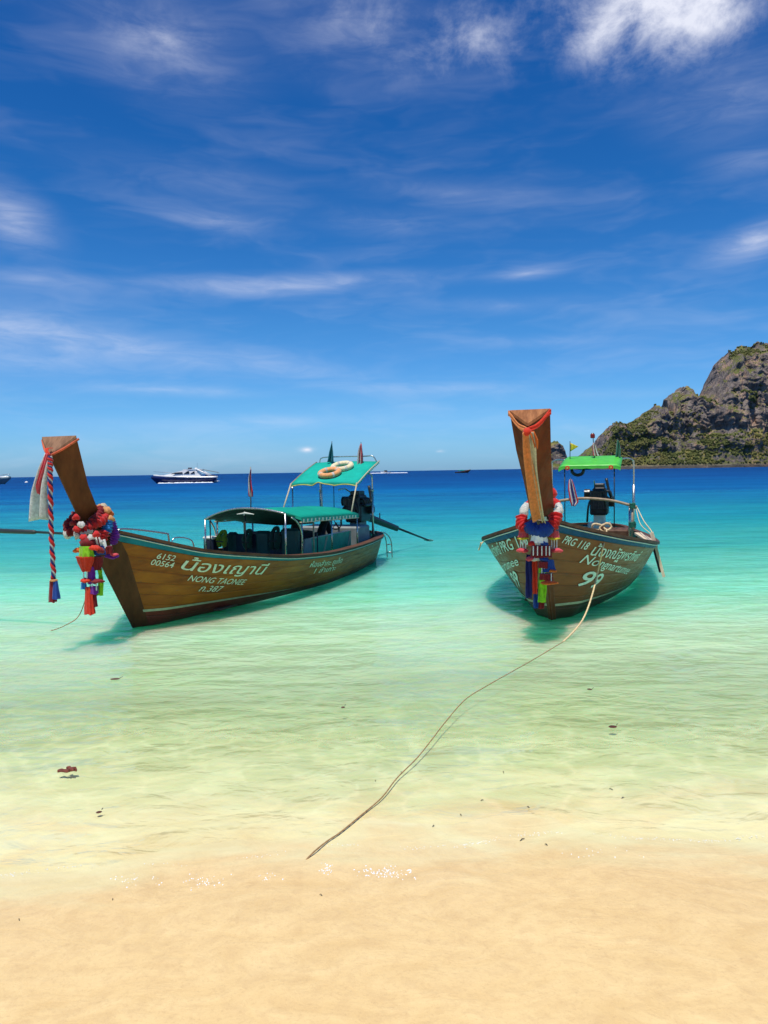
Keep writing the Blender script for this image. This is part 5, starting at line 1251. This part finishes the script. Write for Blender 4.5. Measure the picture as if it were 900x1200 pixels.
MB().cyl(BR.world(P(1.17, .58, .85)), BR.world(P(1.17, .58, 1.16)), .035, 10).build('cleat_post', CAP, rootR).parent = None
cp = [o for o in bpy.data.objects if o.name.startswith('cleat_post')][-1]
cp.parent = rootR; cp.matrix_parent_inverse = (Matrix.Translation(Vector(rootR.location)) @ Matrix.Rotation(BR.rot(), 4, 'Z')).inverted()
# thin line from the golden boat's bow into the water
p0 = BL.world(q(98, 712, -.62)); 
ln = [BL.world((-.60, .03, .95)), BL.world(q(101, 700, -.78)), at_y(92, 722, p0[1] - .15), at_y(78, 732, p0[1] - .3), on_z(60, 739, 0), on_z(30, 744, -.02), on_z(0, 748, -.03), on_z(-60, 752, -.10)]
single(MB().tube(smooth_path(ln, 8), .0055, 6), 'anchor_line', ROPEW, 'thin anchor line dropping from the golden boat\'s bow into the water', 'rope', None, ln[4], None, True)
# side-fender rope on the number 99 boat's starboard rail
fr = [P(2.2, -1.30, .86), P(2.0, -1.36, .80), P(1.8, -1.37, .72), P(1.6, -1.32, .74), P(1.5, -1.27, .86)]
single(MB().tube(smooth_path(fr, 6), .010, 6), 'fender_line', ROPE, 'pale line looped over the starboard gunwale of the number 99 boat', 'rope', BR, fr[0], None, True)

# ================================================================== craft far out
def loft_hull(mb, L_, beam, deck, bow_up, n=20, rake=.18, draft=.5):
    secs = []
    for i in range(n):
        t = i / (n - 1); wv_ = beam / 2 * (1 - max(0, (t - .45) / .55) ** 2.2) * (.92 + .08 * min(1, t * 5)); wv_ = max(wv_, .02)
        zt = deck + bow_up * t ** 2; x = -L_ / 2 + L_ * t; xt = x + rake * L_ * .5 * max(0, t - .6) / .4
        secs.append([(xt, wv_, zt), (xt - .01, wv_ * .98, zt * .72), (x, wv_ * .80, .15), (x, 0, -draft * (1 - t ** 3)), (x, -wv_ * .80, .15), (xt - .01, -wv_ * .98, zt * .72), (xt, -wv_, zt)])
    mb.loft(secs); return secs
GEL = pm('white_gelcoat', (.78, .76, .72), .25, 0, .05, 2); NAVYH = pm('navy_gelcoat', (.010, .016, .085), .2, 0, .1, 2); GLASSD = pm('dark_glass', (.010, .013, .018), .08, 0, .1, 3); CREAMG = pm('cream_gelcoat', (.70, .62, .50), .35, 0, .06, 2)
def place(o, pos, rz): o.location = pos; o.rotation_euler = (0, 0, rz); BASE[o.name] = np.zeros(3)
wy = on_z(219, 566); yt = thing('motor_yacht', 'white motor yacht with navy hull and raked windows out at sea', 'yacht'); place(yt, wy, math.pi + R(6))
mb = MB(); loft_hull(mb, 13.6, 4.0, 1.15, .55); mb.build('hull', NAVYH, yt, True)
secs = []
for i in range(20):
    t = i / 19; w_ = max(.04, 2.04 * (1 - max(0, (t - .45) / .55) ** 2.2)); x = -6.9 + 14.4 * t; z0 = 1.12 + .55 * t ** 2
    secs.append([(x, w_, z0), (x, w_, z0 + .22), (x, w_ * .8, z0 + .38), (x, -w_ * .8, z0 + .38), (x, -w_, z0 + .22), (x, -w_, z0)])
MB().loft(secs).build('deck_moulding', GEL, yt, True)
def cab(name, xs, zs_, w_, m_, par):
    secs = [[(x, w_ * k, z0), (x, w_ * k * .82, z1), (x, -w_ * k * .82, z1), (x, -w_ * k, z0)] for (x, z0, z1, k) in zip(xs, *zs_)]
    return MB().loft(secs).build(name, m_, par, False)
cab('superstructure', [-3.4, -2.2, 0, 2.2, 3.8, 5.2], ([1.4, 1.4, 1.45, 1.5, 1.6, 1.75], [2.0, 3.0, 3.05, 2.55, 2.1, 1.85], [.9, 1, 1, .95, .8, .5]), 1.7, GEL, yt)
for (x0, x1, za, zb) in ((.6, 3.3, 2.15, 2.5), (-.9, .45, 2.15, 2.72), (-2.1, -1.05, 2.15, 2.70)):
    for sd in (1, -1):
        MB().add([(x0, sd * 1.62, za), (x1, sd * 1.58, za - .02), (x1 - .9, sd * 1.50, zb - (.05 if x1 > 3 else 0)), (x0 + .1, sd * 1.46, zb + .02), (x0, sd * 1.70, za), (x1, sd * 1.68, za - .02), (x1 - .9, sd * 1.56, zb - (.05 if x1 > 3 else 0)), (x0 + .1, sd * 1.56, zb + .02)],
                 [(0, 1, 2, 3), (4, 7, 6, 5), (0, 4, 5, 1), (1, 5, 6, 2), (2, 6, 7, 3), (3, 7, 4, 0)]).build('side_window', GLASSD, yt)
MB().loft([[(x, w_, z), (x, w_ - .02, z + .12), (x, -w_ + .02, z + .12), (x, -w_, z)] for x, w_, z in ((-3.8, 1.4, 3.05), (-1, 1.55, 3.1), (.6, 1.3, 3.02))]).build('hard_top', GEL, yt)
for sd in (1, -1): MB().tube([(-5.6, sd * 1.75, 1.5), (-4.2, sd * 1.65, 2.3), (-2.6, sd * 1.5, 3.1)], [.22, .2, .18], 6).build('radar_arch_leg', GEL, yt, True)
MB().cyl((-2.2, 0, 3.2), (-2.2, 0, 3.5), .35, 10, .25).build('radar_dome', GEL, yt); MB().cbox((-1.2, -.5, 3.2), (-.4, .5, 3.55), .06).build('fly_seat', NAVY, yt); MB().tube([(-2.4, 0, 3.3), (-2.5, 0, 4.6)], .03, 5).build('antenna', STEEL, yt)
MB().cbox((-7.3, -1.7, .25), (-6.5, 1.7, .40), .05).build('swim_platform', GEL, yt); MB().cbox((-6.4, -1.5, 1.2), (-4.4, 1.5, 1.75), .1).build('aft_seat', NAVY, yt)
MB().tube([(-6.9, 1.2, 1.4), (-7.3, 1.2, 2.3), (-3.4, 1.2, 3.12)], .05, 5).build('awning_frame', DARKM, yt); MB().tube([(-6.9, -1.2, 1.4), (-7.3, -1.2, 2.3), (-3.4, -1.2, 3.12)], .05, 5).build('awning_frame', DARKM, yt)
for sd in (1, -1): MB().tube(smooth_path([(2.5, sd * 1.75, 2.3), (5.2, sd * 1.2, 2.55), (7.4, sd * .12, 2.72)], 6), .03, 5).build('bow_rail', STEEL, yt, True)
for k in range(4):
    for sd in (1, -1): MB().cyl((-2.5 + k * 1.6, sd * 1.85, .95), (-2.5 + k * 1.6, sd * 2.03, .95), .13, 10).build('porthole', GLASSD, yt)
wl = on_z(-18, 567.5); bt = thing('day_boat', 'pale motor boat with grey hull, only its bow in view', 'boat'); place(bt, wl, R(-4))
mb = MB(); loft_hull(mb, 13, 3.6, 1.5, .8, rake=.3); mb.build('hull', pm('grey_hull', (.12, .19, .22), .3, 0, .1, 2), bt, True)
secs = []
for i in range(16):
    t = i / 15; w_ = max(.04, 1.84 * (1 - max(0, (t - .45) / .55) ** 2.2)); x = -6.5 + 14.4 * t; z0 = 1.25 + .85 * t ** 2
    secs.append([(x, w_, z0), (x, w_, z0 + .35), (x, -w_, z0 + .35), (x, -w_, z0)])
MB().loft(secs).build('topsides', GEL, bt, True); cab('cabin', [-3, -1, 1.5, 4.0], ([1.5, 1.5, 1.6, 1.9], [3.2, 3.3, 2.9, 2.15], [1, 1, .95, .6]), 1.5, GEL, bt)
MB().loft([[(x, w_, z), (x, w_ - .03, z + .35), (x, -w_ + .03, z + .35), (x, -w_, z)] for x, w_, z in ((-2.8, 1.53, 2.3), (1.0, 1.50, 2.3), (2.0, 1.42, 2.25))]).build('window_band', GLASSD, bt)
MB().tube(smooth_path([(4, 1.0, 2.3), (6.8, .5, 2.9), (8.2, 0, 3.0), (6.8, -.5, 2.9), (4, -1, 2.3)], 5), .04, 5).build('bow_rail', STEEL, bt, True)
for x in (6.0, 7.0, 7.9): MB().tube([(x, .2, 2.2), (x, .2, 2.95)], .03, 5).build('rail_stanchion', STEEL, bt)
sp = on_z(452, 554.6); sb_ = thing('speedboat', 'tiny dark speedboat with outboards cutting a white wake near the horizon', 'boat'); place(sb_, (sp[0], sp[1], 0), math.pi)
mb = MB(); loft_hull(mb, 8, 2.4, .9, .6); mb.build('hull', GEL, sb_, True); cab('canopy', [-1.5, 0, 1.5], ([1.0, 1.0, 1.0], [2.6, 2.7, 2.5], [1, 1, .9]), 1.0, NAVY, sb_)
for y in (-.5, .5): MB().cbox((-4.5, y - .25, .3), (-3.8, y + .25, 1.5), .08).build('outboard', BLACK, sb_)
FOAM = pm('sea_foam', (.82, .85, .86), .8, 0, .05, 2, .8, 3)
def foam(name, pos, L_, w_, n, lab, rg, h=.25):
    mb = MB()
    for k in range(n):
        t = rg.random(); r_ = rg.uniform(.35, 1.0) * w_; mb.ball((pos[0] + (t - .5) * L_, pos[1] + rg.uniform(-1, 1) * w_, -.02), (r_ * 1.8, r_, h * rg.uniform(.5, 1.2)), 7, 4)
    o = mb.build(name, FOAM, None, True); return tag(o, lab, 'foam', None, 'stuff')
foam('boat_wake', (sp[0] + 1, sp[1], 0), 36, .8, 220, 'white wake foaming along the speedboat', rng, .5)
foam('bow_wave', (wy[0] + .3, wy[1] - 2.1, 0), 12, .35, 90, 'white water along the yacht\'s hull', rng, .22)
def far_longtail(x, y, lab, rz, col):
    p_ = on_z(x, y); t = thing('distant_longtail', lab, 'boat'); place(t, (p_[0], p_[1], 0), rz)
    mb = MB(); loft_hull(mb, 9, 1.9, .6, 1.6, 14, .4); mb.build('hull', col, t, True); cab('canopy', [-2.5, 0, 1.5], ([1.5, 1.5, 1.5], [1.9, 2.0, 1.9], [1, 1, 1]), .9, TARP, t)
    for xx in (-2.3, 1.3):
        for yy in (-.8, .8): MB().tube([(xx, yy, .4), (xx, yy, 1.55)], .05, 5).build('post', STEEL, t)
far_longtail(541, 554.2, 'tiny dark longtail boat alone on the horizon', R(20), CAP)
for k, (x, y, lab) in enumerate([(749, 549.5, 'tiny white boat moored under the headland\'s pale foot'), (843, 547.2, 'tiny white boat moored under the headland\'s steepest face'), (760, 549.0, 'tiny white boat beside another under the headland')]):
    p_ = on_z(x, y); t = thing('moored_boat', lab, 'boat', group='boats under the headland'); place(t, (p_[0], p_[1], 0), R(170 + 20 * k)); mb = MB(); loft_hull(mb, 6, 1.8, .9, .6, 12); mb.build('hull', GEL, t, True); cab('cabin', [-1.5, 0, 1.2], ([.9, .9, .9], [1.9, 2.0, 1.6], [1, 1, .8]), .8, GEL, t)
p_ = on_z(31, 565.8); t = thing('buoy', 'small white buoy floating near the pale motor boat', 'buoy'); place(t, p_, 0); MB().ball((0, 0, .1), (.55, .55, .42), 12, 8).build('float', GEL, t, True); MB().cyl((0, 0, .4), (0, 0, .8), .09, 8).build('ring_post', STEEL, t)

# ================================================================== flotsam, seabed scraps and foam at the water's edge
LEAF = pm('dead_leaf', (.085, .020, .008), .6, 0, .4, 30, .4, 60); BARK = pm('driftwood_bark', (.17, .040, .022), .8, 0, .4, 30, .8, 60); TWIG = pm('dark_twig', (.045, .038, .022), .8, 0, .4, 30)
def leaf(x, y, L_, W_, rz, lab, curl=.3):
    c = on_z(x, y, .006); G = np.zeros((9, 5, 3))
    for i in range(9):
        t = i / 8 - .5
        for j in range(5):
            u = (j / 4 - .5) * 2 * W_ / 2 * math.cos(t * math.pi) ** .7 if abs(t) < .5 else 0
            a_, b_ = t * L_, u; G[i, j] = (a_ * math.cos(rz) - b_ * math.sin(rz), a_ * math.sin(rz) + b_ * math.cos(rz), curl * (u * u / max(W_, .01)) + .10 * L_ * (t * 2) ** 2 * .5)
    mb = MB().sheet(G, .004); mb.v = [tuple(np.array(v) + c) for v in mb.v]
    g = thing('floating_leaf', lab, 'leaf', None, c, 'leaves floating on the shallows'); mb.build('blade', LEAF, g, True)
    MB().tube([c + np.array([L_ * .45 * math.cos(rz), L_ * .45 * math.sin(rz), .012]), c + np.array([L_ * .7 * math.cos(rz + .2), L_ * .7 * math.sin(rz + .2), .02])], .0025, 5).build('stalk', TWIG, g)
leaf(135, 796, .10, .05, .1, 'reddish leaf floating under the golden boat\'s bow'); leaf(402, 829, .04, .03, .6, 'small dark leaf floating alone between boat and rope'); leaf(691, 808, .05, .035, -.5, 'small dark leaf floating nearest the number 99 boat')
leaf(718, 852, .07, .05, .2, 'brown leaf floating over its own shadow off the number 99 boat'); leaf(116, 952, .035, .025, .5, 'tiny dark leaf floating inshore of the reddish driftwood')
c = on_z(79, 904, .0); g = thing('driftwood', 'broken reddish piece of bark floating in the shallows', 'driftwood', None, c)
for k, (dx, dy, L_, w_, rz) in enumerate([(0, 0, .125, .036, .15), (.02, .018, .075, .03, -.35), (.035, -.012, .05, .03, .9)]):
    secs = []
    for i in range(7):
        t = i / 6 - .5; ww = w_ * (1 - (2 * t) ** 4 * .5) * (1 + .25 * math.sin(i * 2.3 + k)); x_, y_ = t * L_, .01 * math.sin(i * 1.7)
        secs.append([(c[0] + dx + (x_ * math.cos(rz) - (y_ + s1 * ww / 2) * math.sin(rz)), c[1] + dy + (x_ * math.sin(rz) + (y_ + s1 * ww / 2) * math.cos(rz)), .006 + s2 * .010 + .006 * k) for s1, s2 in ((1, 0), (.6, 1), (-.6, 1), (-1, 0), (-.5, -.8), (.5, -.8))])
    MB().loft(secs).build('splinter', BARK, g)
tn = 0
for (x, y) in [(565, 938), (619, 946), (612, 984), (540, 955), (508, 968), (440, 915), (590, 905), (716, 925), (640, 990), (376, 1049), (132, 1054), (730, 935), (22, 1078), (470, 905)]:
    p_ = on_z(x, y, 0.0)
    # scraps lie on the bottom: follow the sight line down to the sand
    for _ in range(12): p_ = on_z(x, y, float(sand_z(p_[0], p_[1])) + .004)
    rz = rng.uniform(0, 3.1); L_ = rng.uniform(.008, .022) * (1 if y < 1000 else .4); u = np.array([math.cos(rz) * L_, math.sin(rz) * L_ * .7, .002])
    MBx = MB().tube([p_ - u, p_ + np.array([0, .004, .003]), p_ + u], [.0015, .003 if y < 1000 else .002, .0015], 5)
    single(MBx, 'twig', TWIG, 'dark scrap of twig or weed lying on the pale shallow sand', 'twig', None, p_, 'scraps on the sand'); tn += 1
# bubbles left by the last ripple
mb = MB()
BUB = pm('foam_bubble', (.86, .86, .84), .15, 0, .03, 5)
for (cx, cy, wx_, n_) in [(455, 1023, 26, 110), (383, 1018, 12, 30), (238, 1033, 26, 45), (160, 1030, 40, 26), (430, 1021, 6, 14), (320, 1028, 20, 14), (700, 1000, 60, 16)]:
    for _ in range(n_):
        x, y = rng.normal(cx, wx_ * .5), rng.normal(cy, 3.6); p_ = on_z(x, y, 0.0)
        for _ in range(4): p_ = on_z(x, y, max(0.0, float(sand_z(p_[0], p_[1]))) + .001)
        r_ = rng.uniform(.0012, .0042); mb.ball(p_, (r_ * 1.2, r_ * 1.2, r_ * .8), 6, 4)
for _ in range(46):
    xc = rng.uniform(-2.6, 2.6); k_n = int(rng.integers(4, 14))
    for _ in range(k_n):
        xx = xc + rng.normal(0, .05); yy = float(shore_y(xx)) - .03 + rng.normal(0, .012) - .05 * math.sin(xx * 5)
        zz = max(0.0, float(sand_z(xx, yy))) + .001; r_ = rng.uniform(.0010, .0028); mb.ball((xx, yy, zz), (r_ * 1.3, r_ * 1.2, r_ * .7), 6, 4)
tag(mb.build('shore_foam', BUB, None, True), 'specks of white foam bubbles at the water\'s edge', 'foam', None, 'stuff')
